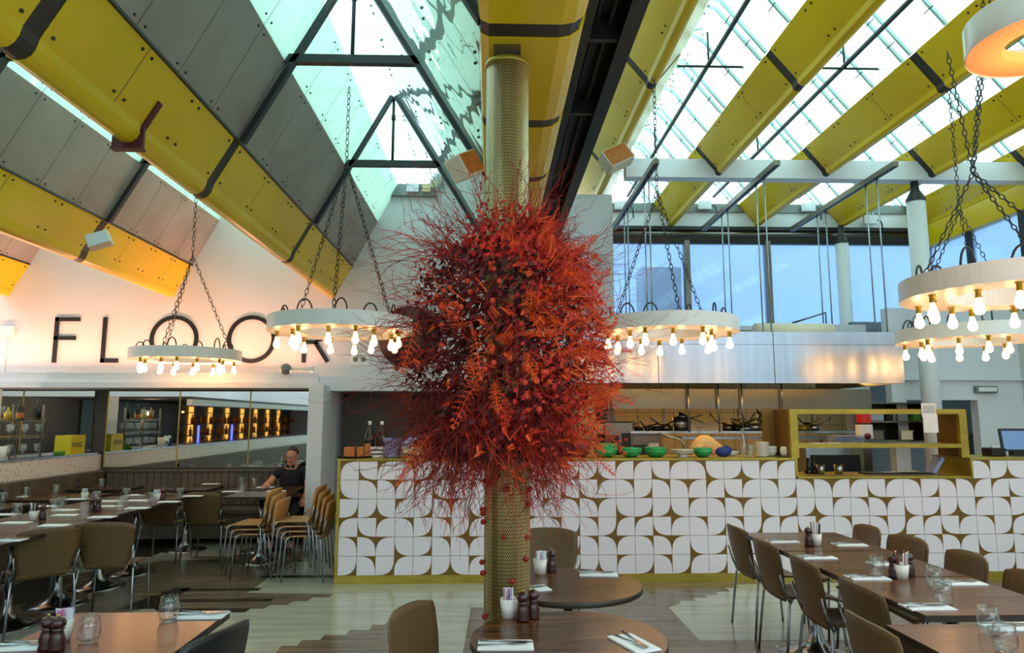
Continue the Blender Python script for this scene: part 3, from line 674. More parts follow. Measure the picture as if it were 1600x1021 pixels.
# ================================================================== CHANDELIERS
def chain(b, p0, p1, pitch=.045, r=.0045, m='iron'):
    p0, p1 = Vector(p0), Vector(p1); d = p1-p0; n = max(1, int(d.length/pitch)); t = d.normalized()
    u = t.orthogonal().normalized(); v = t.cross(u)
    for i in range(n):
        c = p0+d*((i+.5)/n); s = u if i % 2 else v; hl = pitch*.62; hw = pitch*.3
        pts = [c+t*hl*math.cos(a)+s*hw*math.sin(a) for a in [2*PI*k/8 for k in range(8)]]
        b.tube(pts, r, m, 4, closed=True)
def ring_chandelier(loc, R, label, apex, top, nb=14, rot=0, seed=1, pitch=.05, tops=None):
    rnd = random.Random(seed)
    t = thing('ring_chandelier', label, 'chandelier', loc, 0, 'white ring chandeliers'); ri = R*.57
    b = MB(); b.lathe([(ri,0),(R,0),(R,.125),(R-.012,.125),(R-.012,.02),(ri+.012,.02),(ri+.012,.125),(ri,.125),(ri,0)], 'white_gloss', 64, smooth=False); b.build('ring', t)
    b = MB()
    for a in (.6, .6+PI): b.box(-.001, .001, 0, .001, 0, 0, 'iron')
    for k in range(nb):
        a = rot+2*PI*k/nb; rr = R*(.86 if k % 2 else .70); x, y = rr*math.cos(a), rr*math.sin(a)
        MBb = MB(); MBb.lathe([(.0,-.05),(.017,-.05),(.017,-.01),(.024,0),(0,0)], 'brass', 10); so = MBb.build('socket', t, loc=(x, y, 0))
        if not hasattr(ring_chandelier, 'bm'):
            q = MB(); q.lathe([(0,-.152),(.014,-.149),(.026,-.138),(.031,-.122),(.028,-.104),(.018,-.078),(.013,-.05),(0,-.05)], 'bulb', 12); ring_chandelier.bm = q.build('bulb').data; bpy.data.objects.remove(bpy.data.objects['bulb'])
        bo = bpy.data.objects.new('bulb', ring_chandelier.bm); COL.objects.link(bo); bo.parent = so; bo.location = (0, 0, 0)
    for k in range(12):
        a = rot*.5+2*PI*k/12+rnd.uniform(-.12, .12); w_ = rnd.uniform(.03, .065); hh = rnd.uniform(.06, .13); rr = R*.8; tw = rnd.uniform(0, PI)
        c = Vector((rr*math.cos(a), rr*math.sin(a), .125)); s = Vector((math.cos(tw), math.sin(tw), 0))
        MB().tube([c+s*w_*math.cos(q)+Vector((0,0,hh*math.sin(q))) for q in [PI*j/9 for j in range(10)]], .007, 'iron', 6).build('cable_loop', t)
    ap = Vector(apex)
    for k in range(3):
        a = rot+.4+2*PI*k/3; b = MB(); chain(b, (R*.8*math.cos(a), R*.8*math.sin(a), .12), ap, pitch, .004); b.build('chain', t)
    for tp in (tops or [top]):
        b = MB(); chain(b, ap, tp, pitch, .004); b.build('chain', t)
    return t
ring_chandelier((-3.70, 8.55, 2.30), .63, 'smallest-looking white ring chandelier in front of the black wall letters', (0, 0, 1.3), (0, 0, 2.1), seed=1, pitch=.06)
ring_chandelier((-1.36, 6.3, 2.37), .64, 'white ring chandelier between the wall letters and the red flower column', (.0, 0, 1.6), (0, 0, 2.35), rot=.2, seed=2, pitch=.055)
ring_chandelier((1.60, 6.3, 2.37), .64, 'white ring chandelier right of the flowers before the steel hood', (-.05, 0, 1.35), (-.05, 0, 2.9), rot=.1, seed=3, pitch=.055)
ring_chandelier((4.58, 6.5, 2.33), .64, 'lower white ring chandelier at the right edge, behind the larger one', (0, 0, 1.3), (0, 0, 2.9), rot=.3, seed=4, pitch=.05)
ring_chandelier((3.27, 4.2, 2.36), .64, 'large white ring chandelier at the right edge, the nearer upper one', (-.20, 0, .80), (0, 0, 2.0), rot=.05, seed=5, pitch=.04, tops=[(-.30, 0, 1.62), (0.02, 0, 2.0), (.22, .3, 2.3)])
t = thing('drum_pendant', 'white drum pendant lamp with orange-lit underside in the top right corner', 'lamp', (2.62, 3.0, 3.35), 0)
MB().lathe([(.34,.0),(.34,.15),(.33,.15),(.33,.01)], 'white_gloss', 48).build('shade', t)
MB().lathe([(.335,.006),(.19,.006),(.185,.02),(.185,.06)], 'orange_under', 48).build('diffuser', t)
MB().lathe([(0,.07),(.05,.08),(.05,.16),(0,.17)], 'bulb', 16).build('bulb', t)
MB().tube([(0,0,.1),(0,0,2.2)], .008, 'iron', 6).build('cord', t)
b = MB(); b.tube([(-.335,0,.12),(0,0,.17),(.335,0,.12)], .006, 'iron', 6); b.build('spider', t)
pl_ = bpy.data.lights.new('pendant_lamp', 'POINT'); pl_.energy = 12; pl_.color = (1, .42, .14); pl_.shadow_soft_size = .03
po = bpy.data.objects.new('pendant_lamp', pl_); COL.objects.link(po); po.location = (2.62, 3.0, 3.1)

# ================================================================== WALL SIGN AND FITTINGS
def letter(kind, px0, px1, lab, py0=496, py1=567):
    Y = YB-.012; x0, zt = ony(px0, py0, Y); x1, zb = ony(px1, py1, Y); xc = (x0+x1)/2; w_ = x1-x0; H = zt-zb; T = .055; b = MB()
    def bar(a, c, wd=T):
        a, c = Vector((a[0], 0, a[1])), Vector((c[0], 0, c[1])); d = c-a; b.obox((a+c)/2, d.length, .02, wd, 'letter', ry=-math.atan2(d.z, d.x))
    l = -w_/2
    if kind == 'F': bar((l+T/2, 0), (l+T/2, H)); bar((l, H-T/2), (-l, H-T/2)); bar((l, H*.54), (-l*.75, H*.54))
    if kind == 'L': bar((l+T/2, 0), (l+T/2, H)); bar((l, T/2), (-l, T/2))
    if kind == 'O':
        r = H/2*1.0; n = 48; vs = []; fs = []
        for k in range(n):
            q = 2*PI*k/n
            for rr, yy in ((r,-.01),(r,.01),(r-T,.01),(r-T,-.01)): vs.append((rr*math.cos(q), yy, H/2+rr*math.sin(q)))
        for k in range(n):
            j = (k+1) % n
            for m_ in range(4): fs.append((k*4+m_, j*4+m_, j*4+(m_+1) % 4, k*4+(m_+1) % 4))
        b.add(vs, fs, 'letter')
    if kind == 'R':
        bar((l+T/2, 0), (l+T/2, H)); bar((l, H-T/2), (0, H-T/2)); bar((l, H*.45), (0.02, H*.45)); bar((-.02, H*.45), (-l-T/2, 0.01))
        n = 14; cz = H*.725; rr = H*.275
        pts = [(math.cos(-PI/2+PI*k/n)*(rr-T/2), cz+math.sin(-PI/2+PI*k/n)*(rr-T/2)) for k in range(n+1)]
        for k in range(n): bar(pts[k], pts[k+1])
    o = b.build('sign_letter'); o.location = (xc, Y, zb); tag(o, lab, 'letter', 'black letters on the back wall')
letter('F', 87, 120, 'black metal letter F on the left white wall')
letter('L', 162, 184, 'black metal letter L on the left white wall')
letter('O', 236, 308, 'black metal letter O behind the far chandelier, the left one of the pair', 493, 568)
letter('O', 356, 430, 'black metal letter O beside the letter R, the right one of the pair', 493, 568)
letter('R', 474, 515, 'black metal letter R partly behind the middle chandelier')
x, z = ony(640, 527, YB-.02)
tag(MB().tube([(x, YB-.03, z), (x, YB-.005, z)], .44, 'letter', 48).build('wall_disc'), 'large black disc on the white wall, mostly behind the red flowers', 'sign')
b = MB(); t = thing('switch_plate', 'white double switch plate on the wall under the ring chandelier', 'switch', (*ony(562, 562, YB-.01), 0)); t.location = (ony(562, 562, YB)[0], YB-.001, ony(562, 562, YB)[1])
MB().box(-.13, .13, -.02, 0, -.085, .085, 'white_gloss').build('plate', t, bevel=.008)
for q in (-.055, .055): MB().tube([(q,-.03,0),(q,-.02,0)], .035, 'duct_grey', 14).build('dial', t)
x, z = ony(13, 517, YB); t = thing('wall_sounder', 'small white alarm box high on the wall at the far left', 'alarm', (x, YB-.001, z)); MB().box(-.1, .1, -.05, 0, -.06, .06, 'white_gloss').build('housing', t, bevel=.01); MB().box(-.006,.006,-.012,0,-.6,-.06,'white_paint').build('conduit', t)
x, z = ony(446, 577, 9.22); t = thing('ball_camera', 'round grey ball on a bracket at the ledge over the mirror', 'camera', (x, 9.24, z)); MB().ball((0,0,0), .075, 'duct_grey', 16, 10).build('ball', t); MB().tube([(.07,0,0),(.32,0,0)], .018, 'white_gloss', 8).build('arm', t); MB().box(.32,.36,-.03,.03,-.03,.03,'white_gloss').build('mount', t)
x, z = ony(545, 558, YB); o = MB().tube([(-.12,-.02,.1),(.35,-.02,.1)], .012, 'white_gloss', 6).build('wall_conduit'); o.location = (x-.1, YB, z+.17); tag(o, 'thin white conduit on the wall above the switch plate', 'conduit')
def speaker(px, py, z, lab, rz, ry, s=1):
    x, y = onz(px, py, z); t = thing('loudspeaker', lab, 'loudspeaker', (x, y, z), rz, 'white box loudspeakers'); t.rotation_euler = (ry[0], ry[1], rz)
    MB().box(-.075*s, .075*s, -.06*s, .06*s, -.11*s, .11*s, 'cream').build('cabinet', t, bevel=.012)
    MB().box(-.066*s, .066*s, -.064*s, -.06*s, -.1*s, .1*s, 'orange_wood' if s > 1 else 'white_paint').build('grille', t)
    MB().tube([(.0,.06*s,.0),(.0,.12*s,.05)], .012, 'iron', 6).build('bracket', t)
speaker(726, 260, 3.3, 'pale loudspeaker with wooden front just left of the wrapped column top', .5, (-.5, 1.0), 1.1)
speaker(963, 248, 4.55, 'white loudspeaker fixed under the yellow beam right of the dark gutter', -.3, (-.5, 1.0), 1.5)
speaker(155, 376, 3.33, 'small white loudspeaker under the second left yellow beam', -.2, (-.4, 1.15), .95)

# ================================================================== WRAPPED COLUMN AND FLOWERS
CXc, CYc = .075, 3.36
t = thing('wrapped_column', 'steel column wrapped in woven brass herringbone strips, carrying the red flowers', 'column', (CXc, CYc, 0))
MB().lathe([(.0,.0),(.107,.0),(.107,3.39),(.0,3.39)], 'herringbone', 40).build('cladding', t)
MB().box(-.07, .065, -.07, .07, 3.39, 3.48, 'steel_dark').build('neck', t)
MB().lathe([(.107,3.37),(.112,3.37),(.112,3.395),(.05,3.40)], 'brass', 32).build('cap', t)
fa = thing('flower_arrangement', 'huge bundle of dried red twigs, orange ferns and ball flowers tied round the column', 'flower arrangement', (CXc-.035, CYc, 1.96))
rnd = random.Random(11)
def envelope(z):   # radius (m) of the bundle at height z relative to its centre
    zz = (z+.08)/.60
    return .485*max(.0, 1-abs(zz)**3.2)**.42 if abs(zz) < 1 else .05
def strand(b, p, d, L, r, m, n=6, curl=.25, grav=0, fork=1):
    pts = [Vector(p)]; d = Vector(d).normalized()
    for i in range(n):
        d = (d+Vector((rnd.uniform(-curl, curl), rnd.uniform(-curl, curl), rnd.uniform(-curl, curl)+grav))).normalized()
        pts.append(pts[-1]+d*L/n)
        if fork and i > 0 and rnd.random() < .65:
            strand(b, pts[-1], d+Vector((rnd.uniform(-.8,.8), rnd.uniform(-.8,.8), rnd.uniform(-.6,.6))), L*.38, r*.7, m, 3, curl, grav, fork-1)
    rr = [r*(1-.65*i/n) for i in range(n+1)]
    b.tube(pts, rr, m, 3, caps=False)
    return pts[-1], d
def leafspray(b, p, d, L, m, k=7, s=.016):
    d = Vector(d).normalized(); u = d.orthogonal().normalized(); u = Matrix.Rotation(rnd.uniform(0, 6.28), 3, d) @ u
    for i in range(k):
        f = (i+.5)/k; c = Vector(p)+d*L*f+Vector((0,0,-.05*L*f*f)); w_ = s*(1-.5*f)
        for sg in (-1, 1):
            e = (u*sg+d*.7).normalized(); q = d.cross(e).normalized()*w_*.35+d*.001
            b.add([c, c+e*w_*.8+q, c+e*w_*1.8, c+e*w_*.8-q], [(0,1,2,3)], m)
def pick(front=.75):
    a = rnd.uniform(0, 2*PI)
    return a
# dark dense core of foliage
b = MB()
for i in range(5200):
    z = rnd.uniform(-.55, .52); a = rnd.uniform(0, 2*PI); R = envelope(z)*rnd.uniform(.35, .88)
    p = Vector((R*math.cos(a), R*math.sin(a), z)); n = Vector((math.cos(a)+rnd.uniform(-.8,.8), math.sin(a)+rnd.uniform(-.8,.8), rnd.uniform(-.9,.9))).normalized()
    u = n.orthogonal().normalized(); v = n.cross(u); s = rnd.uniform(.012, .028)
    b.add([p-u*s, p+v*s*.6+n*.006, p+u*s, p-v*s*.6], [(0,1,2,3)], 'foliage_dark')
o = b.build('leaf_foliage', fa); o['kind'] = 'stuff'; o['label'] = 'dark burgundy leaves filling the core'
b = MB()
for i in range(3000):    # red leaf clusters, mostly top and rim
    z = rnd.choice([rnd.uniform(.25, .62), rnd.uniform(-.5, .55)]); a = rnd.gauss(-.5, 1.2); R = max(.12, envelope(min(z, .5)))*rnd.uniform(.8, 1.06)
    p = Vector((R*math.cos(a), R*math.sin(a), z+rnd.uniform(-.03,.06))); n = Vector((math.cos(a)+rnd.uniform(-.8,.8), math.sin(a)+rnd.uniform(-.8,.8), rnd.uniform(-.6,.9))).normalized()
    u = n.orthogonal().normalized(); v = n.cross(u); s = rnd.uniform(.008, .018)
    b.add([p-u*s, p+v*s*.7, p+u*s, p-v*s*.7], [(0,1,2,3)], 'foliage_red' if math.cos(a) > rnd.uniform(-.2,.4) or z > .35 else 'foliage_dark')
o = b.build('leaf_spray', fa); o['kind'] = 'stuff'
b = MB()
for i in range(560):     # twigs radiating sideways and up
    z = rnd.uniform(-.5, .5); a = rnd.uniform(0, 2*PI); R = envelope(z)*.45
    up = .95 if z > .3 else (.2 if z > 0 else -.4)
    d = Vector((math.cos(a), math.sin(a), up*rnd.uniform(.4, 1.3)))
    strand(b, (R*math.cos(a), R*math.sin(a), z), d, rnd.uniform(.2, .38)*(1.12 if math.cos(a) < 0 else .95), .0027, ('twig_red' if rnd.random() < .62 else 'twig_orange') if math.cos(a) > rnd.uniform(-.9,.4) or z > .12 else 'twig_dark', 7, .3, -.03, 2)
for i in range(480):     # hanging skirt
    z = rnd.uniform(-.58, -.25); a = rnd.uniform(0, 2*PI); R = rnd.uniform(.10, .36)*(.78 if math.cos(a) > 0 else 1)
    d = Vector((math.cos(a)*.3, math.sin(a)*.3, -1))
    strand(b, (R*math.cos(a), R*math.sin(a), z+.1), d, rnd.uniform(.15, .42), .0024, 'twig_red' if rnd.random() < .6 else 'twig_orange', 7, .28, -.05, 1)
for i in range(46):      # long thin feelers at the sides
    a = rnd.choice([rnd.uniform(-.6, .6), rnd.uniform(PI-.8, PI+.8), rnd.uniform(0, 6.28)]); z = rnd.uniform(-.3, .5)
    d = Vector((math.cos(a), math.sin(a), rnd.uniform(-.2, .7))); R = .3
    strand(b, (R*math.cos(a), R*math.sin(a), z), d, rnd.uniform(.3, .5), .0016, 'twig_red', 9, .28, 0, 2)
for i in range(30):
    a = rnd.uniform(-1.4, .3); strand(b, (.12*math.cos(a), .12*math.sin(a), .4), Vector((math.cos(a)*.25+.08, math.sin(a)*.2, 1)), rnd.uniform(.3, .5), .0016, 'twig_red', 9, .2, 0, 1)
o = b.build('twigs', fa); o['kind'] = 'stuff'
b = MB()
for i in range(760):     # feathery orange asparagus foliage, mostly to the right and top
    a = rnd.gauss(-.6, .6) if i % 5 else rnd.uniform(0, 6.28); z = rnd.uniform(-.15, .6) if i % 3 else rnd.uniform(-.62, .1)
    R = max(.16, envelope(min(z, .47)))*rnd.uniform(.72, 1.0); d = Vector((math.cos(a)+rnd.uniform(-.6,.6), math.sin(a)+rnd.uniform(-.5,.5), rnd.uniform(-.9, .9)+(.5 if z > .3 else 0)))
    leafspray(b, (R*math.cos(a), R*math.sin(a), z), d, rnd.uniform(.05, .12), 'fern' if rnd.random() < .7 else 'foliage_red', 9, .011)
o = b.build('feathery_foliage', fa); o['kind'] = 'stuff'; o['label'] = 'orange feathery foliage on the right and top'
def frond(p, d, L, m='fern'):
    b = MB(); d = Vector(d).normalized(); n = 9; side = d.cross(Vector((0, 1, .2))); side = side.normalized() if side.length > .05 else Vector((1,0,0)); q = Vector(p)
    b.tube([q, q+d*L*.5+Vector((0,0,-.01)), q+d*L+Vector((0,0,-.04*L*5))], .0022, m, 4)
    for i in range(1, n+1):
        f = i/n; c = q+d*L*f+Vector((0,0,-.2*L*f*f)); w_ = L*rnd.uniform(.16, .27)*math.sin(PI*min(.97, .12+f*.85))
        for sg in (-1, 1):
            e = (side*sg+d*.55).normalized()
            for j in range(4):
                g = (j+.6)/4; cc = c+e*w_*g+Vector((rnd.uniform(-.004,.004), rnd.uniform(-.006,.006), rnd.uniform(-.004,.004))); s = .0055*(1-.4*g)
                for s2 in (-1, 1):
                    ee = (d*s2+e*.7).normalized(); b.add([cc, cc+ee*s+e*s*.4, cc+ee*s*2, cc+ee*s-e*s*.4], [(0,1,2,3)], m)
            b.tube([c, c+e*w_], .0012, m, 3)
    b.build('fern_frond', fa)
for i in range(56):
    a = rnd.uniform(-PI*.62, .35) if i < 44 else rnd.uniform(0, 6.28); z = rnd.uniform(-.1, .55) if math.cos(a) > .1 else rnd.uniform(-.4, .25)
    if i % 5 == 0: z = rnd.uniform(-.55, -.2)
    R = max(.18, envelope(min(z, .45)))*rnd.uniform(.82, 1.0)
    frond((R*math.cos(a), R*math.sin(a), z), (math.cos(a)*.6+rnd.uniform(-.3,.3), math.sin(a)*.5, rnd.uniform(-.9, .9)), rnd.uniform(.13, .24))
bm_ = MB().ball((0,0,0), .0125, 'ball', 10, 8).build('ball_flower').data; bpy.data.objects.remove(bpy.data.objects['ball_flower'])
be_ = MB().ball((0,0,0), .013, 'berry', 8, 6).build('berry').data; bpy.data.objects.remove(bpy.data.objects['berry'])
bp = [(693,455),(745,375),(752,385),(764,412),(771,420),(811,413),(798,415),(820,412),(730,440),(683,462),(688,480),(705,476),(712,475),(720,480),(704,489),(714,488),(712,497),(690,508),(735,456),(744,453),(757,577),(771,567),(885,580),(853,582),(849,582),(839,596),(858,597),(620,576),(930,400),(703,450),(769,470),(780,440),(820,598),(900,560),(912,500),(860,520),(730,401),(796,560),(940,597),(927,560),(668,430),(690,540),(842,640),(905,455)]
def onball(px, py, yy):
    x, z = ony(px, py, yy); return (x-CXc+.035, yy-CYc, z-1.96)
for px, py in bp:
    x, z = ony(px, py, CYc); dx = x-CXc; R = max(envelope(max(-.5, min(.45, z-1.95))), .2); dy = -math.sqrt(max(.004, R*R-dx*dx)) if abs(dx) < R else -.02
    p = onball(px, py, CYc+dy*1.02-.02)
    o = bpy.data.objects.new('ball_flower', bm_); COL.objects.link(o); o.parent = fa; o.location = p
for px, py in [(757,752),(764,750),(763,758),(780,732),(793,765),(789,766),(754,797),(754,803),(755,816),(787,840),(824,840),(753,879),(754,896),(800,909),(757,964),(826,788),(828,765),(776,744),(822,874),(830,735),(801,703)]:
    x, z = ony(px, py, CYc); dx = x-CXc; yy = CYc-math.sqrt(max(0, .118**2-dx*dx)); p = onball(px, py, yy)
    o = bpy.data.objects.new('berry', be_); COL.objects.link(o); o.parent = fa; o.location = p

# ================================================================== CHAIRS
def sheet(fn, nu, nv, th, m, m2=None):
    b = MB(); P = [[Vector(fn(i/nu*2-1, j/nv)) for i in range(nu+1)] for j in range(nv+1)]
    def nrm(j, i):
        a = P[min(j+1, nv)][i]-P[max(j-1, 0)][i]; c = P[j][min(i+1, nu)]-P[j][max(i-1, 0)]
        return a.cross(c).normalized()
    T = [[P[j][i]+nrm(j, i)*th for i in range(nu+1)] for j in range(nv+1)]
    idx = lambda j, i: j*(nu+1)+i
    vs = [p for r in P for p in r]+[p for r in T for p in r]; o = (nu+1)*(nv+1); f1 = []; f2 = []; f3 = []
    for j in range(nv):
        for i in range(nu):
            f1.append((idx(j,i), idx(j,i+1), idx(j+1,i+1), idx(j+1,i))); f2.append((o+idx(j,i), o+idx(j+1,i), o+idx(j+1,i+1), o+idx(j,i+1)))
    for j in range(nv):
        f3.append((idx(j,0), idx(j+1,0), o+idx(j+1,0), o+idx(j,0))); f3.append((idx(j,nu), o+idx(j,nu), o+idx(j+1,nu), idx(j+1,nu)))
    for i in range(nu):
        f3.append((idx(0,i), o+idx(0,i), o+idx(0,i+1), idx(0,i+1))); f3.append((idx(nv,i), idx(nv,i+1), o+idx(nv,i+1), o+idx(nv,i)))
    b.add(vs, f1+f2, m, True); b.add(vs, f3, m2 or m, False)
    return b
def make_chair(label, ms='shell', mseat='shell', group=None, name='dining_chair'):
    t = thing(name, label, 'chair', (0,0,0), 0, group)
    def seat(u, v):
        w_ = .205-.03*(1-v)-.02*max(0, v-.85)/.15; y = -.19+.40*v
        return (u*w_, y, .445-.018*math.sin(PI*v)*(1-u*u)-.03*max(0, v-.8)/.2)
    def back(u, v):
        w_ = .15+.065*min(1, v*1.7)**.8; w_ *= 1-.05*max(0, v-.9)/.1*abs(u)
        return (u*w_, -.185-.095*v**.9+.045*u*u*(.3+.7*v), .41+.375*v*(1-.06*abs(u)**3))
    sheet(seat, 8, 8, .012, mseat).build('seat', t)
    sheet(back, 10, 10, .011, ms).build('backrest', t)
    for sx in (-1, 1):
        MB().tube([(sx*.225,.20,0),(sx*.215,.185,.2),(sx*.205,.17,.40),(sx*.195,.15,.428),(sx*.12,.10,.432)], .0095, 'chrome', 8).build('leg', t)
        MB().tube([(sx*.225,-.215,0),(sx*.215,-.19,.22),(sx*.205,-.17,.40),(sx*.195,-.15,.428),(sx*.12,-.10,.432)], .0095, 'chrome', 8).build('leg', t)
        MB().tube([(sx*.20,-.16,.41),(sx*.197,-.20,.50),(sx*.215,-.225,.60)], .008, 'chrome', 8).build('side_bracket', t)
    return t
def face(dx, dy): return math.atan2(dy, dx)-PI/2     # rotation so that local +Y looks along (dx, dy)
c0 = make_chair('brown shell chair, aisle side of the right dining row, farthest', group='chairs on the aisle side of the right row'); c0.location = (2.13, 5.50, 0); c0.rotation_euler.z = face(1, .04)
for i, (x, y, a, l) in enumerate([(2.10, 4.87, .02, 'second farthest'), (2.09, 4.24, -.03, 'third farthest'), (2.09, 3.61, .03, 'fourth farthest'), (1.80, 2.98, 0, 'nearest, cut by the frame')]):
    dup(c0, (x, y, 0), face(1, a), 'brown shell chair, aisle side of the right row, '+l)
for i, (x, y, a, l) in enumerate([(2.62, 5.45, .05, 'farthest'), (2.64, 4.93, -.08, 'second farthest'), (2.66, 4.38, .06, 'third farthest'), (2.62, 3.78, 0, 'nearest, at the right frame edge')]):
    dup(c0, (x+.04, y, 0), face(-1, a), 'brown shell chair, counter side of the right dining row, '+l, 'chairs on the counter side of the right row')
dup(c0, (-3.10, 6.05, 0), face(-.12, 1), 'brown shell chair seen from behind beside the long left table, the farther of two', 'chairs at the long left table')
dup(c0, (-3.50, 5.70, 0), face(-.70, .72), 'brown shell chair turned to the long left table, the nearer of two', 'chairs at the long left table')
dup(c0, (-3.72, 8.33, 0), face(0, 1), 'brown shell chair with its back to the viewer before the banquette, left one', 'chairs before the banquette')
dup(c0, (-3.22, 8.33, 0), face(.05, 1), 'brown shell chair with its back to the viewer before the banquette, right one', 'chairs before the banquette')
dup(c0, (.40, 5.15, 0), face(-.15, -1), 'brown shell chair behind the farther round table by the column', 'chairs at the round tables')
dup(c0, (-.13, 3.12, 0), face(.9, -.35), 'brown shell chair standing left of the nearest round table', 'chairs at the round tables')
bc = make_chair('black shell chair at the wooden table in the lower left', 'shell_black', 'shell_black', name='dining_chair'); bc.location = (-1.30, 2.98, 0); bc.rotation_euler.z = face(-1, .3)
sc0 = make_chair('tan shell chair, lowest in the left stack of three', 'shell_seat', 'shell_seat', 'stacked tan chairs'); sc0.location = (-2.40, 7.55, 0); sc0.rotation_euler.z = face(-1, .06)
for k in (1, 2): dup(sc0, (-2.40-.045*k, 7.55, .048*k), face(-1, .06), 'tan shell chair, %s in the left stack of three' % ['', 'middle', 'topmost'][k])
for k in range(4): dup(sc0, (-1.86-.042*k, 7.42, .048*k), face(-1, .02), 'tan shell chair in the stack beside the counter, %s' % ['lowest', 'second from the floor', 'third from the floor', 'topmost'][k])
for k in range(4): dup(sc0, (-1.80-.03*k, 8.20, .048*k), face(-1, -.1), 'tan shell chair in the rear stack of four, %s' % ['lowest', 'second from the floor', 'third from the floor', 'topmost'][k])

# ================================================================== TABLES
def pedestal(t, z=.72):
    MB().lathe([(0,0),(.25,0),(.25,.008),(.16,.02),(.09,.05),(.055,.10),(.038,.17),(.030,.27),(0,.27)], 'chrome', 32).build('base', t)
    MB().tube([(0,0,.26),(0,0,z)], .028, 'chrome', 14).build('pole', t)
    MB().box(-.16, .16, -.02, .02, z-.03, z, 'iron').box(-.02, .02, -.16, .16, z-.03, z, 'iron').build('spider', t)
def rect_table(x0, x1, y0, y1, lab, group):
    t = thing('dining_table', lab, 'table', ((x0+x1)/2, (y0+y1)/2, 0), 0, group); w_, d = (x1-x0)/2-.003, (y1-y0)/2-.003
    b = MB(); b.box(-w_, w_, -d, d, .722, .748, 'wood_edge'); b.box(-w_+.002, w_-.002, -d+.002, d-.002, .748, .75, 'wood'); b.build('tabletop', t)
    pedestal(t); return t
pr_ = ['nearest', 'second from the viewer', 'third from the viewer', 'fourth from the viewer', 'farthest']
for i, yc in enumerate((5.16, 5.80, 6.44, 7.08, 7.72)):
    rect_table(-4.22, -3.33, yc-.32, yc+.32, 'dark wood table in the long left row, %s of five' % pr_[i], 'tables of the long left row')
for i, (a, c, y0, y1) in enumerate(((-5.18, -4.62, 6.75, 7.45), (-5.16, -4.36, 7.68, 8.36), (-5.16, -4.44, 8.80, 9.28))):
    rect_table(a, c, y0, y1, 'small wood table by the ribbed banquette on the left, %s of three' % ['nearest', 'middle', 'farthest'][i], 'tables along the left banquette')
rect_table(-4.1, -3.42, 8.70, 9.24, 'wood table at the back banquette, left of two', 'tables along the back banquette')
rect_table(-3.2, -2.38, 8.68, 9.18, 'wood table at the back banquette where the man sits', 'tables along the back banquette')
rect_table(-2.95, -2.28, 7.92, 8.55, 'wood table with white napkins behind the left chair stack', None)
for i, yc in enumerate((3.49, 4.24, 4.99)):
    rect_table(1.89, 2.60, yc-.37, yc+.37, 'dark wood table in the right dining row, %s of three' % ['nearest', 'middle', 'farthest'][i], 'tables of the right dining row')
rect_table(1.64, 2.36, 2.27, 3.0, 'dark wood table at the lower right corner, set slightly left of the row', None)
rect_table(-1.83, -1.155, 2.50, 3.28, 'wood table with orange reflections in the lower left corner', None)
def round_table(x, y, r, lab):
    t = thing('round_table', lab, 'table', (x, y, 0), 0, 'round tables by the column')
    MB().lathe([(0,.722),(r-.006,.722),(r,.726),(r,.746),(r-.004,.75)], 'wood_edge', 64).lathe([(r-.004,.75),(0,.7503)], 'wood', 64, smooth=False).build('tabletop', t); pedestal(t)
round_table(.305, 2.865, .385, 'nearest round wooden table in front of the wrapped column')
round_table(.40, 3.76, .385, 'farther round wooden table behind the wrapped column')

# ================================================================== TABLE SETTINGS
gm = MB().lathe([(0,.004),(.026,.004),(.031,.0),(.034,.004),(.041,.03),(.041,.05),(.034,.102),(.0328,.102),(.0395,.05),(.0395,.03),(.032,.010),(0,.010)], 'glass', 20).build('tumbler').data; bpy.data.objects.remove(bpy.data.objects['tumbler'])
def place(name, me, x, y, z, lab, cat, group=None, rz=0):
    o = bpy.data.objects.new(name, me); COL.objects.link(o); o.location = (x, y, z); o.rotation_euler.z = rz; return tag(o, lab, cat, group)
TZ = .7505
def batch(pts, fn):
    for i, p in enumerate(pts): fn(i, *p)
GL = [(4,785,'at the left frame edge by the banquette'),(40,776,'on the nearest left banquette table'),(86.7,772,'on the middle banquette table on the left'),(26,805,'on the second table of the long left row, aisle-far side'),(84,798,'on the long left row, left of the mills, leftmost'),(96,794,'on the long left row between leftmost glass and mills'),(131,810,'on the long left row just left of the two mills'),(158,761,'on the farthest small table by the left banquette'),(150,783,'on the long left row behind the two mills'),(186,796,'on the long left row right of the mills, nearer'),(193,791,'on the long left row right of the mills, farther'),(197,778.5,'on the fourth table of the long left row'),(237,785,'beside the sachet cup at the far end of the long left row'),(281,778,'at the far right corner of the long left row'),(137.6,1004,'on the lower left table beside the sachet cup'),(263,971,'on the lower left table beside the napkin and cutlery'),(290,752,'on the back banquette table, leftmost'),(350,753,'on the back banquette between the two chairs'),(377,759,'on the man\'s table, leftmost'),(397,760,'on the man\'s table, second from the left'),(378,770,'on the table behind the left chair stack'),(1371,899,'on the right row left of the cup of sticks'),(1461,918,'on the right row, farther one of the pair near its end'),(1475,943,'on the right row, nearer one of the pair near its end'),(1546,990,'on the lower right corner table, farther one'),(1572,1018,'on the lower right corner table, nearer one')]
for px, py, l in GL:
    x, y = onz(px, py, .75); s = place('tumbler', gm, x, y, TZ, 'clear stemless glass '+l, 'glass', 'stemless glasses on the tables')
def napkin_mesh():
    b = MB(); b.box(-.105, .105, -.055, .055, 0, .003, 'napkin'); b.box(-.104, .102, -.054, .052, .0032, .0065, 'napkin')
    return b.build('napkin', bevel=.0012)
nb_ = napkin_mesh(); nm = nb_.data; bpy.data.objects.remove(nb_)
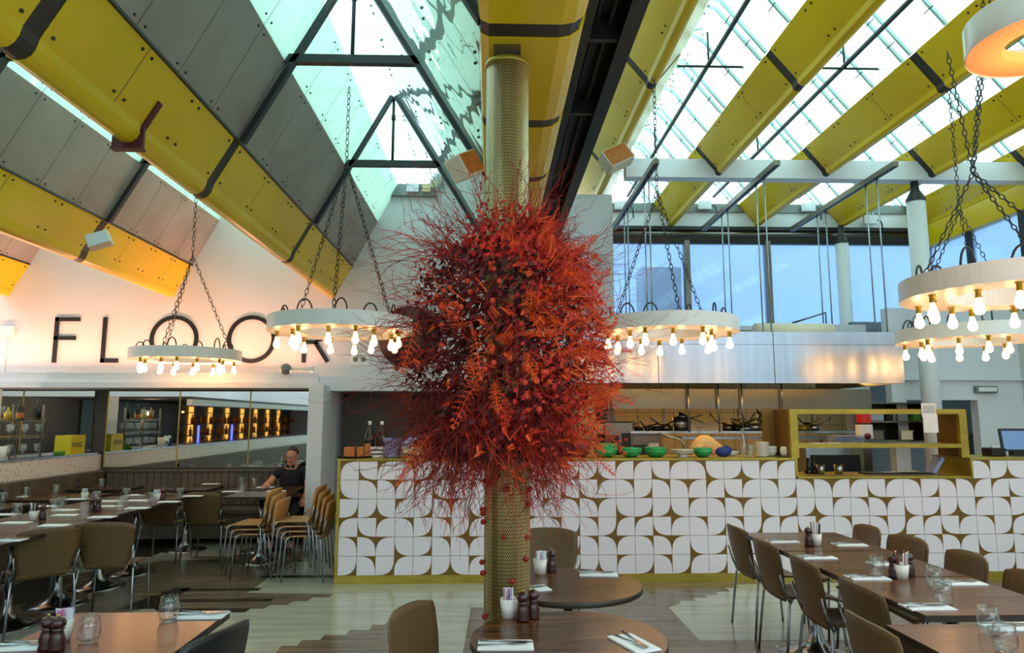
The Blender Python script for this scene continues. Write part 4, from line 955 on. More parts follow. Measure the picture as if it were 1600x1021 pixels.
def fork_mesh():
    b = MB(); b.tube([(-.1,0,.004),(-.03,0,.004),(.03,0,.007)], [.004,.0025,.003], 'chrome', 6)
    b.box(.028, .045, -.011, .011, .005, .0075, 'chrome')
    for k in range(4): b.box(.045, .09, -.011+k*.0062, -.0077+k*.0062, .005, .0072, 'chrome')
    return b.build('fork')
fo = fork_mesh(); fm = fo.data; bpy.data.objects.remove(fo)
def knife_mesh():
    b = MB(); b.tube([(-.11,0,.004),(-.02,0,.004)], [.005,.0035], 'chrome', 6); b.prism([(-.02,-.004),(.08,-.004),(.10,.004),(.07,.009),(-.02,.006)], 'z', .003, .005, 'chrome'); return b.build('knife')
kn = knife_mesh(); km = kn.data; bpy.data.objects.remove(kn)
NP = [(25,777,0,'on the small left banquette table, left one'),(72,792,0,'on the long left row, far left of the third table'),(10,805,0,'on the second left row table, at the left frame edge'),(25,818,0,'beside the white stick cup on the left row'),(103,798,0,'on the third table of the left row, farther one'),(102,806,0,'on the third table of the left row, nearer one'),(85,822,0,'on the left row in front of the stick cup and mill'),(14,845,0,'on the nearest table of the left row'),(121,781,0,'left of the pink sachet cup'),(173,784,0,'behind the pair of glasses on the left row'),(171,792,0,'right of the two mills on the left row'),(215,795,0,'on the fourth table of the left row, aisle side'),(216,783,0,'on the fifth table of the left row, middle'),(217,774.5,0,'at the far left corner of the left row'),(264,785,0,'at the far end of the left row, aisle side'),(160,809,0,'on the left row below the two mills'),(301,776,0,'at the last corner of the left row, beside the last glass'),(432,768,0,'on the table behind the chair stack, right one'),(362,769,0,'on the table behind the chair stack, left one'),(415,762,0,'in front of the man\'s hand'),(455,758,0,'under the paper cup on the man\'s table'),(330,757,0,'on the back banquette table before the mirror'),(41,1011,.1,'on the lower left table by the pepper mills'),(315,963,0,'with dark cutlery on the lower left table'),(1223,847,0,'on the farthest right row table, aisle side'),(1277,872,0,'on the middle right row table, aisle side'),(1327,852,0,'on the farthest right row table, counter side'),(1355,904,0,'on the right row left of the stick cup'),(1449,950,0,'on the nearest right row table, aisle side'),(1503,912,0,'on the nearest right row table, counter side'),(1577,981,0,'on the lower right corner table'),(1387,882,0,'on the middle right row table, counter side'),(790,1010,-.02,'on the nearest round table, left one with dark cutlery'),(990,1007,-1.2,'on the nearest round table, right one under fork and knife'),(935,898,-.1,'on the farther round table, counter side'),(826,922,.3,'on the farther round table, half hidden by the column')]
for px, py, rz, l in NP:
    x, y = onz(px, py, .75)
    n_ = place('napkin', nm, x, y, TZ, 'folded white napkin '+l, 'napkin', 'folded napkins on the tables', rz)
    if px > 1200: n_.location.x += .0
    dist = math.hypot(x, y)
    if dist < 6.2:
        near = l[2:].replace('on the', 'napkin, ', 1) if False else 'napkin '+l
        place('fork', fm, x+(-.01), y-.012*math.cos(rz), TZ+.0066, 'fork on the '+near, 'fork', 'forks on the napkins', rz+.12)
        place('knife', km, x+.01, y+.022, TZ+.0066, 'knife on the '+near, 'knife', 'knives on the napkins', rz-.1)
def cup(px, py, kind, lab, s=1):
    x, y = onz(px, py, .75); t = thing('holder_cup', lab, 'cup', (x, y, TZ), 0, 'white cups with sachets or sticks')
    MB().lathe([(0,0),(.028*s,0),(.037*s,.075*s),(.034*s,.075*s),(.026*s,.006),(0,.006)], 'cup_white', 20).build('cup_body', t)
    r = random.Random(px)
    if kind == 's':
        for k in range(12):
            a = r.uniform(0, 6.28); q = r.uniform(0, .02)*s
            MB().obox((q*math.cos(a), q*math.sin(a), .085*s), .034*s, .003, .06*s, r.choice(['sachet_pink','paper','sachet_blue','paper']), rz=a, rx=r.uniform(-.3,.3)).build('sachet', t)
    else:
        for k in range(14):
            a = r.uniform(0, 6.28); q = .022*s; c = Vector((q*math.cos(a), q*math.sin(a), .03)); MB().tube([c, c*1.5+Vector((0,0,.09*s+r.uniform(0,.015)))], .0035, r.choice(['paper','paper','stick_red','black']), 6).build('stick', t)
def mill(px, py, lab, s=1, hgt=None):
    x, y = onz(px, py, .75); t = thing('pepper_mill', lab, 'pepper mill', (x, y, TZ), 0, 'dark wooden pepper mills')
    MB().lathe([(0,0),(.028,0),(.029,.01),(.026,.02),(.029,.035),(.023,.055),(.018,.07),(.024,.078),(.0,.08)], 'mill', 18).build('mill_body', t)
    MB().lathe([(0,.08),(.018,.08),(.026,.088),(.027,.10),(.02,.113),(.008,.118),(0,.118)], 'mill', 18).build('mill_head', t)
    MB().ball((0,0,.123), .006, 'brass', 8, 6).build('knob', t)
cup(52, 813, 't', 'white cup of paper sticks on the long left row, nearest of three'); mill(66, 812, 'dark pepper mill beside the nearest stick cup on the long left row')
cup(132, 781, 's', 'white cup with pink sachets in the middle of the long left row')
mill(143, 799, 'dark pepper mill on the long left row, left one of the pair in its middle'); mill(153, 799, 'dark pepper mill on the long left row, right one of the pair in its middle')
mill(114, 762, 'dark mill on the far banquette table on the left, left of two'); mill(121, 762, 'dark mill on the far banquette table on the left, right of two')
cup(245, 783, 's', 'white sachet cup at the far end of the long left row'); mill(254, 782, 'dark pepper mill at the far end of the long left row'); mill(4, 782, 'dark pepper mill at the left frame edge on the banquette table')
cup(97, 1000, 's', 'white sachet cup on the lower left table behind the mills'); mill(72, 1016, 'dark pepper mill on the lower left table, left of two'); mill(88, 1017, 'dark pepper mill on the lower left table, right of two')
cup(795, 965, 's', 'white cup of pink and blue sachets on the nearest round table', 1.05); mill(817, 971, 'dark pepper mill on the nearest round table, left of two'); mill(833, 967, 'dark pepper mill on the nearest round table, right of two')
cup(844, 897, 's', 'white cup of pink sachets on the farther round table', 1.05); mill(862, 894, 'dark pepper mill on the farther round table')
cup(1276, 852, 't', 'white cup of sticks on the right dining row, the farther one'); mill(1264, 853, 'dark pepper mill beside the farther stick cup on the right row')
cup(1410, 905, 't', 'white cup of sticks on the right dining row, the nearer one'); mill(1397, 903, 'dark pepper mill left of the nearer stick cup on the right row'); mill(1421, 900, 'dark pepper mill right of the nearer stick cup on the right row')
x, y = onz(451, 758, .75); o = tag(MB().lathe([(0,0),(.03,0),(.042,.11),(.04,.11),(.029,.005),(0,.005)], 'paper', 18).build('paper_cup'), 'tall pale paper cup in front of the seated man', 'cup'); o.location = (x, y, TZ+.012)

# ================================================================== THINGS ON THE COUNTER
CT = 1.2055
def at_ctr(px, Y=7.35, z=CT): return ony(px, 700, Y)[0]
def stack(name, px, r, n, dz, m, lab_f, cat, group, Y=7.35, z0=CT, bowl=False, jit=.004):
    prof = [(0,.0),(r*.55,0),(r*.6,.006),(r,dz*1.0+.004),(r*.97,dz+.006),(r*.55,.01),(0,.01)] if not bowl else [(0,0),(r*.45,0),(r*.75,.02),(r*.95,.05),(r,.075),(r*.97,.075),(r*.9,.05),(r*.6,.02),(0,.012)]
    me = MB().lathe(prof, m, 28).build(name); mm = me.data; bpy.data.objects.remove(me)
    x = at_ctr(px, Y); rr = random.Random(px)
    for k in range(n):
        o = bpy.data.objects.new(name, mm); COL.objects.link(o); o.location = (x+rr.uniform(-jit, jit), Y+rr.uniform(-jit, jit), z0+dz*k); tag(o, lab_f(k, n), cat, group)
lvl = lambda k, n: 'the lowest' if k == 0 else ('the topmost' if k == n-1 else ('number %d from the bottom' % (k+1)))
tr_ = thing('serving_tray', 'black round tray with wooden blocks at the left end of the counter', 'tray', (at_ctr(555), 7.33, CT)); MB().lathe([(0,0),(.17,0),(.19,.02),(.185,.022),(.165,.006),(0,.006)], 'black', 32).build('tray_body', tr_)
for i, (px, w_, h_) in enumerate(((548, .11, .10), (565, .07, .10), (575, .045, .135))):
    x = at_ctr(px); o = tag(MB().box(-w_/2, w_/2, -.05, .05, 0, h_, 'orange_wood').build('wooden_block', bevel=.004), 'orange wooden holder on the black tray, %s of three' % ['left', 'middle', 'right and tallest'][i], 'holder', 'wooden holders'); o.location = (x, 7.33, CT+.007)
for i, px in enumerate((577, 596)):
    x = at_ctr(px, 7.6); t = thing('wine_bottle', 'dark bottle standing behind the tray on the counter, %s one' % ['left', 'right'][i], 'bottle', (x, 7.6, CT), 0, 'bottles behind the tray')
    MB().lathe([(0,0),(.055,0),(.055,.2),(.03,.28),(.016,.31),(.016,.36),(0,.36)], 'bottle_dark', 16).build('bottle_body', t); MB().lathe([(.0,.33),(.018,.33),(.018,.37),(0,.37)], 'paper', 12).build('cap', t)
for k in range(3):
    o = tag(MB().box(-.09, .09, -.06, .06, 0, .026, 'paper').build('menu_pad'), 'white boxed pad between the tray and lilac plates, %s' % ['lowest', 'middle', 'top'][k], 'pad', 'white pads'); o.location = (at_ctr(588, 7.4), 7.42, CT+k*.04)
    if k < 2: q = tag(MB().box(-.085, .085, -.055, .055, 0, .0135, 'black').build('black_folder'), 'black folder between the white pads, %s' % ['lower', 'upper'][k], 'folder', 'black folders'); q.location = (at_ctr(588, 7.4), 7.42, CT+k*.04+.0262)
stack('side_plate', 611, .088, 14, .0135, 'lilac_plate', lambda k, n: 'lilac plate in the tall stack left of the cream bowl, '+lvl(k, n), 'plate', 'lilac plates', jit=.002)
o = tag(MB().box(-.06, .06, -.05, .05, 0, .10, 'blue_card').obox((-.02, 0, .125), .2, .1, .012, 'blue_card', ry=-.35).box(-.02, .09, -.05, .05, .1, .13, 'blue_card').build('folded_box'), 'pale blue folded carton behind the lilac plates', 'box'); o.location = (at_ctr(637, 7.55), 7.55, CT+.07)
o = tag(MB().box(-.07, .07, -.06, .06, 0, .069, 'paper').build('carton'), 'white low carton under the pale blue folded carton', 'box'); o.location = (at_ctr(637, 7.55), 7.55, CT)
stack('cream_bowl', 644, .118, 2, .028, 'cream', lambda k, n: 'cream bowl left of the wicker basket, '+['the lower one', 'the upper one'][k], 'bowl', 'cream bowls', bowl=True)
def basket(px, w_, h_, lab):
    t = thing('wicker_basket', lab, 'basket', (at_ctr(px), 7.36, CT), 0, 'pink wicker baskets'); b = MB()
    for k in range(8): b.box(-w_/2, w_/2, -.09, .09, k*h_/8, k*h_/8+h_/9, 'wicker')
    b.build('weave', t)
    for i in range(4):
        MB().lathe([(0,0),(.012,0),(.009,.05),(0,.05)], 'chrome', 8).build('cutlery_end', t, loc=(-w_/4+i*w_/6, 0, h_*.98))
basket(685, .28, .12, 'pale wicker basket on the counter left of the column under hanging twigs'); basket(744, .16, .13, 'pale wicker basket close to the column under the flower skirt')
stack('green_bowl', 864, .10, 1, .03, 'green_bowl', lambda k, n: 'green bowl half hidden by red ferns right of the column', 'bowl', 'green bowls', bowl=True)
stack('dark_bowl', 905, .12, 7, .016, 'purple_plate', lambda k, n: 'dark purple bowl in the stack left of the green bowls, '+lvl(k, n), 'bowl', 'dark purple bowls', bowl=True, jit=.003)
stack('green_bowl', 946, .128, 4, .022, 'green_bowl', lambda k, n: 'green bowl in the tallest green stack, '+lvl(k, n), 'bowl', 'green bowls', bowl=True)
stack('green_bowl', 986, .118, 2, .022, 'green_bowl', lambda k, n: 'green bowl in the middle green stack, '+['the lower one', 'the upper one'][k], 'bowl', 'green bowls', bowl=True)
stack('green_bowl', 1024, .118, 2, .026, 'green_bowl', lambda k, n: 'green bowl in the right green stack before the tap, '+['the lower one', 'the upper one'][k], 'bowl', 'green bowls', bowl=True)
stack('wide_plate', 1066, .125, 3, .014, 'cup_white', lambda k, n: 'wide white plate between green bowls and the cook, '+['lowest', 'middle', 'topmost'][k], 'plate', 'wide white plates', z0=CT+.03)
o = tag(MB().lathe([(0,0),(.06,0),(.045,.012),(.05,.03),(0,.03)], 'cup_white', 20).build('plate_stand'), 'small white foot under the wide white plates', 'stand'); o.location = (at_ctr(1066), 7.35, CT)
stack('green_bowl', 1098, .10, 2, .02, 'green_bowl', lambda k, n: 'small green bowl in front of the cook, '+['the lower one', 'the upper one'][k], 'bowl', 'green bowls', bowl=True)
stack('white_plate', 1191, .075, 9, .0165, 'cup_white', lambda k, n: 'white plate in the stack beside the water carafe, '+lvl(k, n), 'plate', 'white plates', jit=.006)
stack('white_bowl', 1205, .06, 2, .03, 'cup_white', lambda k, n: 'small white bowl right of the plate stack, '+['the lower one', 'the upper one'][k], 'bowl', 'small white bowls', bowl=True, Y=7.46)
t = thing('water_carafe', 'clear glass carafe beside the white plate stack', 'carafe', (at_ctr(1163), 7.38, CT)); MB().lathe([(0,.003),(.045,0),(.05,.03),(.045,.13),(.02,.2),(.016,.26),(.024,.3),(.022,.3),(.014,.26),(.018,.2),(.043,.13),(.048,.03),(0,.006)], 'glass', 20).build('glass_body', t)
x = at_ctr(1177, 7.3); o = tag(MB().lathe([(0,.003),(.035,0),(.042,.13),(.04,.13),(.033,.006),(0,.006)], 'glass', 18).build('tall_glass'), 'wide clear glass standing between carafe and plate stack', 'glass'); o.location = (x-.03, 7.30, CT)
t = thing('white_pumpkin', 'small white ribbed pumpkin on a plate next to the brass frame', 'pumpkin', (at_ctr(1225), 7.32, CT+.014))
b = MB()
for k in range(10):
    a = 2*PI*k/10; b.ball((.028*math.cos(a), .028*math.sin(a), .048), (.03, .03, .048), 'cup_white', 10, 8)
b.build('flesh', t); MB().tube([(0,0,.09),(.004,0,.115),(.015,0,.12)], .006, 'wood', 6).build('stem', t)
o = tag(MB().lathe([(0,0),(.05,0),(.1,.012),(.098,.014),(.05,.004),(0,.004)], 'steel', 24).build('pumpkin_plate'), 'grey flat plate under the white pumpkin', 'plate'); o.location = (at_ctr(1225), 7.32, CT)
x, z = ony(1068, 700, 7.75); t = thing('kitchen_tap', 'long curved chrome tap behind the green bowls', 'tap', (x, 7.72, CT)); MB().tube([(0,0,-.2),(0,0,.06),(-.01,0,.13),(-.05,0,.17),(-.13,0,.19),(-.28,0,.235)], [.014,.014,.012,.011,.011,.013], 'chrome', 10).build('spout', t)
# pass contents
z2 = 1.0205
for i, (px, r, h_) in enumerate(((1282, .045, .10), (1310, .05, .10))):
    o = tag(MB().lathe([(0,0),(r*.8,0),(r,h_),(r*.95,h_),(r*.76,.006),(0,.006)], 'steel', 18).build('steel_pot'), 'small steel pot on the low counter inside the brass frame, %s' % ['left', 'right'][i], 'pot', 'steel pots in the pass'); o.location = (ony(px, 730, 7.4)[0], 7.4, z2)
for i, px in enumerate((1263, 1272)):
    o = tag(MB().lathe([(0,0),(.04,0),(.045,.02),(.02,.05),(.015,.14),(.02,.16),(0,.17)], 'bottle_dark', 14).build('sauce_bottle'), 'dark sauce bottle in the left corner of the pass, %s' % ['left one', 'right one'][i], 'bottle', 'bottles in the pass'); o.location = (ony(px, 730, 7.5)[0], 7.5, z2)
t = thing('slip_board', 'dark board with paper dockets on the low counter in the pass', 'board', (ony(1405, 740, 7.4)[0], 7.42, z2)); MB().box(-.38, .34, -.1, .1, 0, .015, 'black').build('board', t)
for k in range(4): MB().obox((-.12+k*.09, -.02, .022+k*.003), .1, .08, .004, 'cream', rz=k*.5).build('docket', t)
MB().obox((.40, 0, .09), .04, .14, .2, 'blue_card', ry=.6).build('paper_sheet', t)
zs = 1.3455
for i, px in enumerate((1275, 1300)):
    o = tag(MB().box(-.07, .07, -.06, .06, 0, .006, 'paper').build('docket'), 'pink-white paper on the lower brass shelf, %s' % ['left', 'right'][i], 'paper', 'papers on the brass shelf'); o.location = (ony(px, 690, 7.35)[0], 7.35, zs)
x, z = ony(1452, 640, 7.13); t = thing('paper_notice', 'white printed sheet taped to the top of the brass frame', 'notice', (x, CY+.012, 0))
b = MB(); b.box(-.075, .075, 0, .002, 1.62, 1.76, 'paper'); b.build('printed_sheet', t); b = MB(); b.box(-.068, .085, -.004, -.002, 1.46, 1.648, 'paper'); b.build('lower_sheet', t)
for r_ in range(6):
    for c_ in range(5): MB().box(-.06+c_*.025, -.04+c_*.025, -.002, 0, 1.73-r_*.014, 1.737-r_*.014, 'blue_grey_wall').build('printed_cell', t)
# equipment behind the pass
x, z = ony(1349, 650, 8.6); t = thing('juicer', 'red and white wall dispenser seen through the brass frame', 'dispenser', (x, 8.6, 1.36)); MB().box(-.06, .06, -.06, .06, .19, .30, 'red_plastic').build('hopper', t); MB().box(-.08, .08, -.05, .06, 0, .17, 'paper').build('body', t); MB().ball((.0,-.07,.03), .04, 'maroon', 12, 8).build('knob', t); MB().box(-.06, .06, -.03, .05, -1.36, 0, 'steel_dark').build('stand', t)
o = tag(MB().box(-.35, .35, 0, .5, -.45, 0, 'steel').box(-.3, .3, -.01, 0, -.4, -.1, 'black').build('oven_unit'), 'steel oven unit behind the left half of the pass', 'oven'); o.location = (ony(1305, 720, 8.4)[0], 8.4, 1.27)
o = tag(MB().box(-.35, .35, 0, .5, -1.27, -.452, 'steel_dark').build('steel_cabinet'), 'dark steel base cabinet under the oven unit behind the pass', 'cabinet'); o.location = (ony(1305, 720, 8.4)[0], 8.4, 1.27)
for i in range(6): q = tag(MB().box(-.18, .18, -.1, .1, 0, .012, 'blue_card').build('blue_tray'), 'pale blue tray stacked behind the pass, layer %s' % ORD[i], 'tray', 'pale blue trays'); q.location = (ony(1323, 690, 8.5)[0], 8.52, 1.275+i*.022)
rk = thing('wall_rack', 'dark open shelf rack with containers behind the pass', 'rack', (ony(1405, 660, 9.3)[0], 9.3, 1.4)); MB().box(-.42, .42, .28, .3, -.1, .42, 'bar_dark').build('back_panel', rk)
for zz in (-.1, .15, .40): MB().box(-.42, .42, 0, .28, zz, zz+.02, 'steel_dark').build('shelf_board', rk)
for xx in (-.42, -.02, .40): MB().box(xx, xx+.02, 0, .28, -.1, .42, 'steel_dark').build('upright', rk)
rx0 = ony(1405, 660, 9.3)[0]
for i, (dx, dz, w_, m, l) in enumerate(((-.3, -.08, .2, 'steel_dark', 'dark container, lower left bay'), (-.28, .17, .2, 'steel', 'steel lidded dish, upper left bay'), (.12, -.08, .16, 'cream', 'cream plastic tub, lower right bay'), (.05, .17, .2, 'duct_grey', 'grey tub, upper right bay'), (.28, .17, .1, 'leaf_green', 'green packet, upper right bay'))):
    o = tag(MB().box(-w_/2, w_/2, .04, .24, 0, .11, m).box(-w_/2-.008, w_/2+.008, .03, .25, .11, .125, m).build('food_tub', bevel=.005), l+' of the rack behind the pass', 'tub', 'tubs on the rack'); o.location = (rx0+dx, 9.3, 1.4+dz+.001)
o = tag(MB().box(-.4, .4, 0, .05, 0, .5, 'strip_warm').build('lit_panel'), 'warm lit tiled recess behind the pass', 'panel'); bpy.data.objects.remove(o)
for i, px in enumerate((1418, 1436, 1453, 1465)):
    x, z = ony(px, 705, 9.8); o = tag(MB().box(-.05, .05, 0, .02, -.06, .06, 'steel_dark').build('knife_rack'), 'small dark tool on the wall seen low through the pass, %s from the left' % ORD[i], 'tool', 'tools on the kitchen wall'); o.location = (x, 11.44, 1.6-(1.6-z)*11.4/9.8); o.location.x = x*11.44/9.8
# till on the right
t = thing('till_screen', 'dark touchscreen till on the right end of the counter', 'screen', (ony(1585, 690, 7.5)[0], 7.45, CT), -.25)
MB().obox((0, 0, .17), .34, .03, .24, 'black', rx=-.2).build('housing', t); MB().obox((0, -.018, .168), .30, .004, .2, 'screen', rx=-.2).build('display', t); MB().box(-.06, .06, -.02, .1, 0, .06, 'black').build('stand', t)
t = thing('receipt_printer', 'black receipt printer with paper left of the till screen', 'printer', (ony(1549, 700, 7.45)[0], 7.42, CT)); MB().box(-.08, .08, -.08, .08, 0, .09, 'black').build('body', t, bevel=.01); MB().box(-.04, .04, -.04, .0, .09, .105, 'paper').build('receipt', t)
x, z = ony(1542, 609, 9.5); t = thing('bulkhead_light', 'small oblong bulkhead lamp on the white wall above the service doorway', 'wall lamp', (x, 9.548, z)); MB().box(-.16, .16, -.06, 0, -.05, .05, 'duct_grey').build('housing', t, bevel=.02); MB().box(-.13, .13, -.075, -.06, -.03, .03, 'white_gloss').build('lens', t, bevel=.01)
t = thing('round_mirror', 'greenish round mirror in the service doorway behind the till', 'mirror', (ony(1552, 700, 10.4)[0], 10.55, 1.1)); MB().tube([(0,-.03,0),(0,-.01,0)], .33, 'bar_teal', 40).build('glass', t); MB().tube([(.34*math.cos(2*PI*k/40), -.02, .34*math.sin(2*PI*k/40)) for k in range(40)], .015, 'iron', 8, closed=True).build('rim', t)
t = thing('guard_rail', 'thin metal handrail above the hood by the farther white column', 'rail', (0, 10.9, 0)); x0, z0 = ony(1238, 505, 10.9); x1, z1 = ony(1290, 489, 10.9)
MB().tube([(x0,0,z0),(x1,0,z1),(x1,0,z1-.45),(x1,0,2.56)], .016, 'steel_dark', 8).build('rail', t); MB().tube([(x0,0,2.56),(x0,0,z0)], .014, 'steel_dark', 8).build('post', t)

# ================================================================== BAR BEHIND THE HALF WALL
LZ = 1.1505
t = thing('glass_rack', 'tall brass and steel glass rack standing on the bar ledge at the left', 'rack', (XL-.3, 8.25, LZ))
for yy in (-.55, 0, .55):
    for xx in (-.2, .1): MB().tube([(xx, yy, 0), (xx, yy, .62)], .012, 'steel_dark', 8).build('post', t)
for zz in (.22, .42): MB().box(-.22, .12, -.58, .58, zz, zz+.012, 'glass').build('glass_shelf', t); MB().tube([(.11,-.58,zz+.03),(.11,.58,zz+.03)], .006, 'brass', 6).build('rail', t)
wgm = MB().lathe([(0,0),(.03,.001),(.004,.008),(.004,.06),(.03,.085),(.036,.115),(.028,.155),(.027,.155),(.034,.115),(.028,.088),(0,.066)], 'glass', 14).build('wine_glass'); wm = wgm.data; bpy.data.objects.remove(wgm)
for k, zz in enumerate((.0, .234, .434)):
    for i in range(12 if k < 2 else 4):
        place('wine_glass', wm, XL-.38+.1*(i % 3), 7.76+.085*i+(.0 if k < 2 else .1), LZ+zz, 'stemmed glass on the %s of the bar glass rack, %s' % (['ledge level', 'middle shelf', 'top shelf'][k], (ORD+['ninth', 'tenth', 'eleventh', 'twelfth'])[i]+' from the viewer'), 'glass', 'stemmed glasses on the rack')
for i, (y, m, h_) in enumerate(((7.98, 'bottle_amber', .2), (8.4, 'bottle_dark', .24), (8.72, 'bottle_dark', .26), (8.2, 'brass', .15))):
    t = thing('bar_bottle', ['amber bottle', 'dark bottle with orange label', 'tall dark bottle', 'short golden shaker'][i]+' on the top shelf of the bar rack', 'bottle', (XL-.22, y, LZ+.434), 0, 'bottles on the rack')
    MB().lathe([(0,0),(.038,0),(.04,h_*.55),(.015,h_*.75),(.013,h_),(0,h_)], m, 14).build('bottle_body', t)
    if i == 1: MB().lathe([(.041,.03),(.041,.09)], 'orange_wood', 14).build('label', t)
for i, y in enumerate((7.42, 7.56)):
    t = thing('spray_bottle', 'blue spray bottle with white trigger on the bar ledge, %s' % ['nearer', 'farther'][i], 'spray bottle', (XL-.15, y, LZ), 0, 'blue spray bottles')
    MB().lathe([(0,0),(.04,0),(.042,.09),(.016,.13),(0,.13)], 'blue_cloth', 14).build('bottle_body', t); MB().box(-.015, .015, -.03, .03, .13, .17, 'white_gloss').tube([(0,.02,.14),(0,.05,.11)], .006, 'white_gloss', 6).build('trigger', t)
for i, (y, r, h_, m, l) in enumerate(((7.74, .05, .16, 'steel', 'steel shaker'), (7.9, .06, .15, 'white_gloss', 'white tub'), (8.95, .07, .05, 'leaf_green', 'green bowl of limes'))):
    o = tag(MB().lathe([(0,0),(r*.8,0),(r,h_),(r*.9,h_),(r*.75,.01),(0,.01)], m, 16).build('bar_container'), l+' on the bar ledge beside the glass rack', 'container', 'containers on the ledge'); o.location = (XL-.06, y, LZ)
t = thing('yellow_box', 'yellow printed box on the bar ledge near the mirror corner', 'box', (XL-.14, 9.3, LZ)); MB().box(-.1, .1, -.16, .16, 0, .24, 'yellow_box').build('carton', t)
for k in range(4): 
    L = 'misc'; 
fc = bpy.data.curves.new('box_writing', 'FONT'); fc.body = 'misc'; fc.size = .13; fc.extrude = .001; fo_ = bpy.data.objects.new('printed_word', fc); COL.objects.link(fo_); fo_.parent = t; fo_.location = (.102, -.13, .09); fo_.rotation_euler = (PI/2, 0, PI/2); fc.materials.append(M['bolt'])
bpy.context.view_layer.update()
wme = bpy.data.meshes.new_from_object(fo_.evaluated_get(bpy.context.evaluated_depsgraph_get())); wo = bpy.data.objects.new('printed_word', wme); COL.objects.link(wo); wo.parent = t; wo.location = fo_.location; wo.rotation_euler = fo_.rotation_euler; bpy.data.objects.remove(fo_)
struct(MB().box(-9, XL-2.2, YR, YB, 0, 1.95, 'bar_dark').build('wall_bar_back'))
struct(MB().box(XL-.75, XL-.58, 8.3, 8.6, 0, 1.95, 'white_paint').build('wall_bar_pier'))
struct(MB().box(XL-2.19, XL-2.17, 4, 6.5, .9, 1.95, 'bar_teal').build('wall_bar_panel'))
cab = thing('back_bar_shelf', 'dark back bar shelf with amber lit bottles, seen in the mirror', 'shelf', (XL-2.0, 0, .9))
for zz in (0, .28, .56, .84): MB().box(-.18, .12, -6.4, 2.5, zz, zz+.02, 'bar_dark').build('shelf_board', cab)
for i, y in enumerate((-5.4, -4.2, -3.0, -1.8, -.6, .6, 1.8)): MB().box(-.19, -.17, y-.12, y+.12, .02, 1.0, 'amber').build('light_panel', cab)
bbm = MB().lathe([(0,0),(.036,0),(.038,.12),(.014,.17),(.013,.23),(0,.23)], 'bottle_amber', 10).build('back_bar_bottle'); bb = bbm.data; bpy.data.objects.remove(bbm)
for k in range(3):
    for i in range(34):
        place('back_bar_bottle', bb, XL-1.98+random.uniform(-.05,.05), -6.3+i*.256+random.uniform(-.03,.03), .921+.28*k, 'amber bottle on the back bar shelf, seen in the mirror, %s row' % ['lowest', 'middle', 'upper'][k], 'bottle', 'back bar bottles, %s row' % ['lowest', 'middle', 'upper'][k])
for i, y in enumerate((5.0, 6.6)):
    t = thing('bar_pendant', 'small red-glowing pendant over the bar, %s one' % ['nearer', 'farther'][i], 'lamp', (XL-1.0, y, 1.75), 0, 'bar pendants'); MB().lathe([(.02,.06),(.05,0),(.045,0),(.018,.06)], 'maroon', 14).build('shade', t); MB().ball((0,0,.0), .022, 'bulb', 8, 6).build('bulb', t); MB().tube([(0,0,.05),(0,0,.2)], .004, 'iron', 5).build('cord', t)
    q_ = bpy.data.lights.new('bar_fill_light', 'POINT'); q_.energy = 14; q_.color = (1, .7, .45); q_.shadow_soft_size = .03; q2 = bpy.data.objects.new('bar_fill_light', q_); COL.objects.link(q2); q2.location = (XL-1.0, y+1.4, 1.70)  # point light added to brighten the bar items, apart from the pendants
for i, y in enumerate((3.6, 5.4)):
    o = tag(MB().tube([(0,0,0),(0,0,.32)], .02, 'blue_led', 8).build('blue_lamp'), 'blue glowing tube on the bar, %s one' % ['nearer', 'farther'][i], 'lamp', 'blue bar lamps'); o.location = (XL-.5, y, LZ)

# ================================================================== PEOPLE
def skin(name, nodes, edges, m, parent=None, levels=2, root=0):
    me = bpy.data.meshes.new(name); me.from_pydata([n[0] for n in nodes], edges, []); me.materials.append(M[m])
    o = bpy.data.objects.new(name, me); COL.objects.link(o)
    if parent: o.parent = parent
    md = o.modifiers.new('skin', 'SKIN'); md.use_smooth_shade = True
    if not me.skin_vertices: pass
    for i, n in enumerate(nodes):
        r = n[1]; r = (r, r) if isinstance(r, (int, float)) else r
        me.skin_vertices[0].data[i].radius = r; me.skin_vertices[0].data[i].use_root = (i == root)
    sb = o.modifiers.new('sub', 'SUBSURF'); sb.levels = levels; sb.render_levels = levels
    for p in me.polygons: p.use_smooth = True
    return o
mx, my = -2.56, 9.20
man = thing('person', 'man with glasses in a dark navy polo shirt sitting behind the banquette table', 'person', (mx, my, 0))
# continuous body: pelvis, spine, neck, head, arms with fingers, legs
N = [((0,.06,.52),(.15,.11)), ((0,.05,.66),(.135,.10)), ((0,.03,.84),(.155,.10)), ((0,.02,.95),(.10,.07)), ((0,.0,1.02),(.048,.05)), ((0,-.015,1.09),(.066,.08)), ((0,-.015,1.165),(.072,.09)), ((0,-.0,1.21),(.05,.06)),
     ((-.17,.01,.93),.052), ((-.25,-.06,.80),.042), ((-.24,-.24,.79),.03), ((-.22,-.31,.79),(.034,.018)),
     ((.17,.01,.93),.052), ((.22,.0,.76),.042), ((.21,-.13,.62),.03), ((.20,-.19,.58),(.034,.018)),
     ((-.10,-.02,.50),.085), ((-.12,-.36,.50),.062), ((-.12,-.40,.28),.048), ((-.12,-.36,.07),.036), ((-.12,-.48,.035),(.04,.03)),
     ((.10,-.02,.50),.085), ((.12,-.36,.50),.062), ((.12,-.40,.28),.048), ((.12,-.36,.07),.036), ((.12,-.48,.035),(.04,.03))]
E_ = [(0,1),(1,2),(2,3),(3,4),(4,5),(5,6),(6,7),(3,8),(8,9),(9,10),(10,11),(3,12),(12,13),(13,14),(14,15),(0,16),(16,17),(17,18),(18,19),(19,20),(0,21),(21,22),(22,23),(23,24),(24,25)]
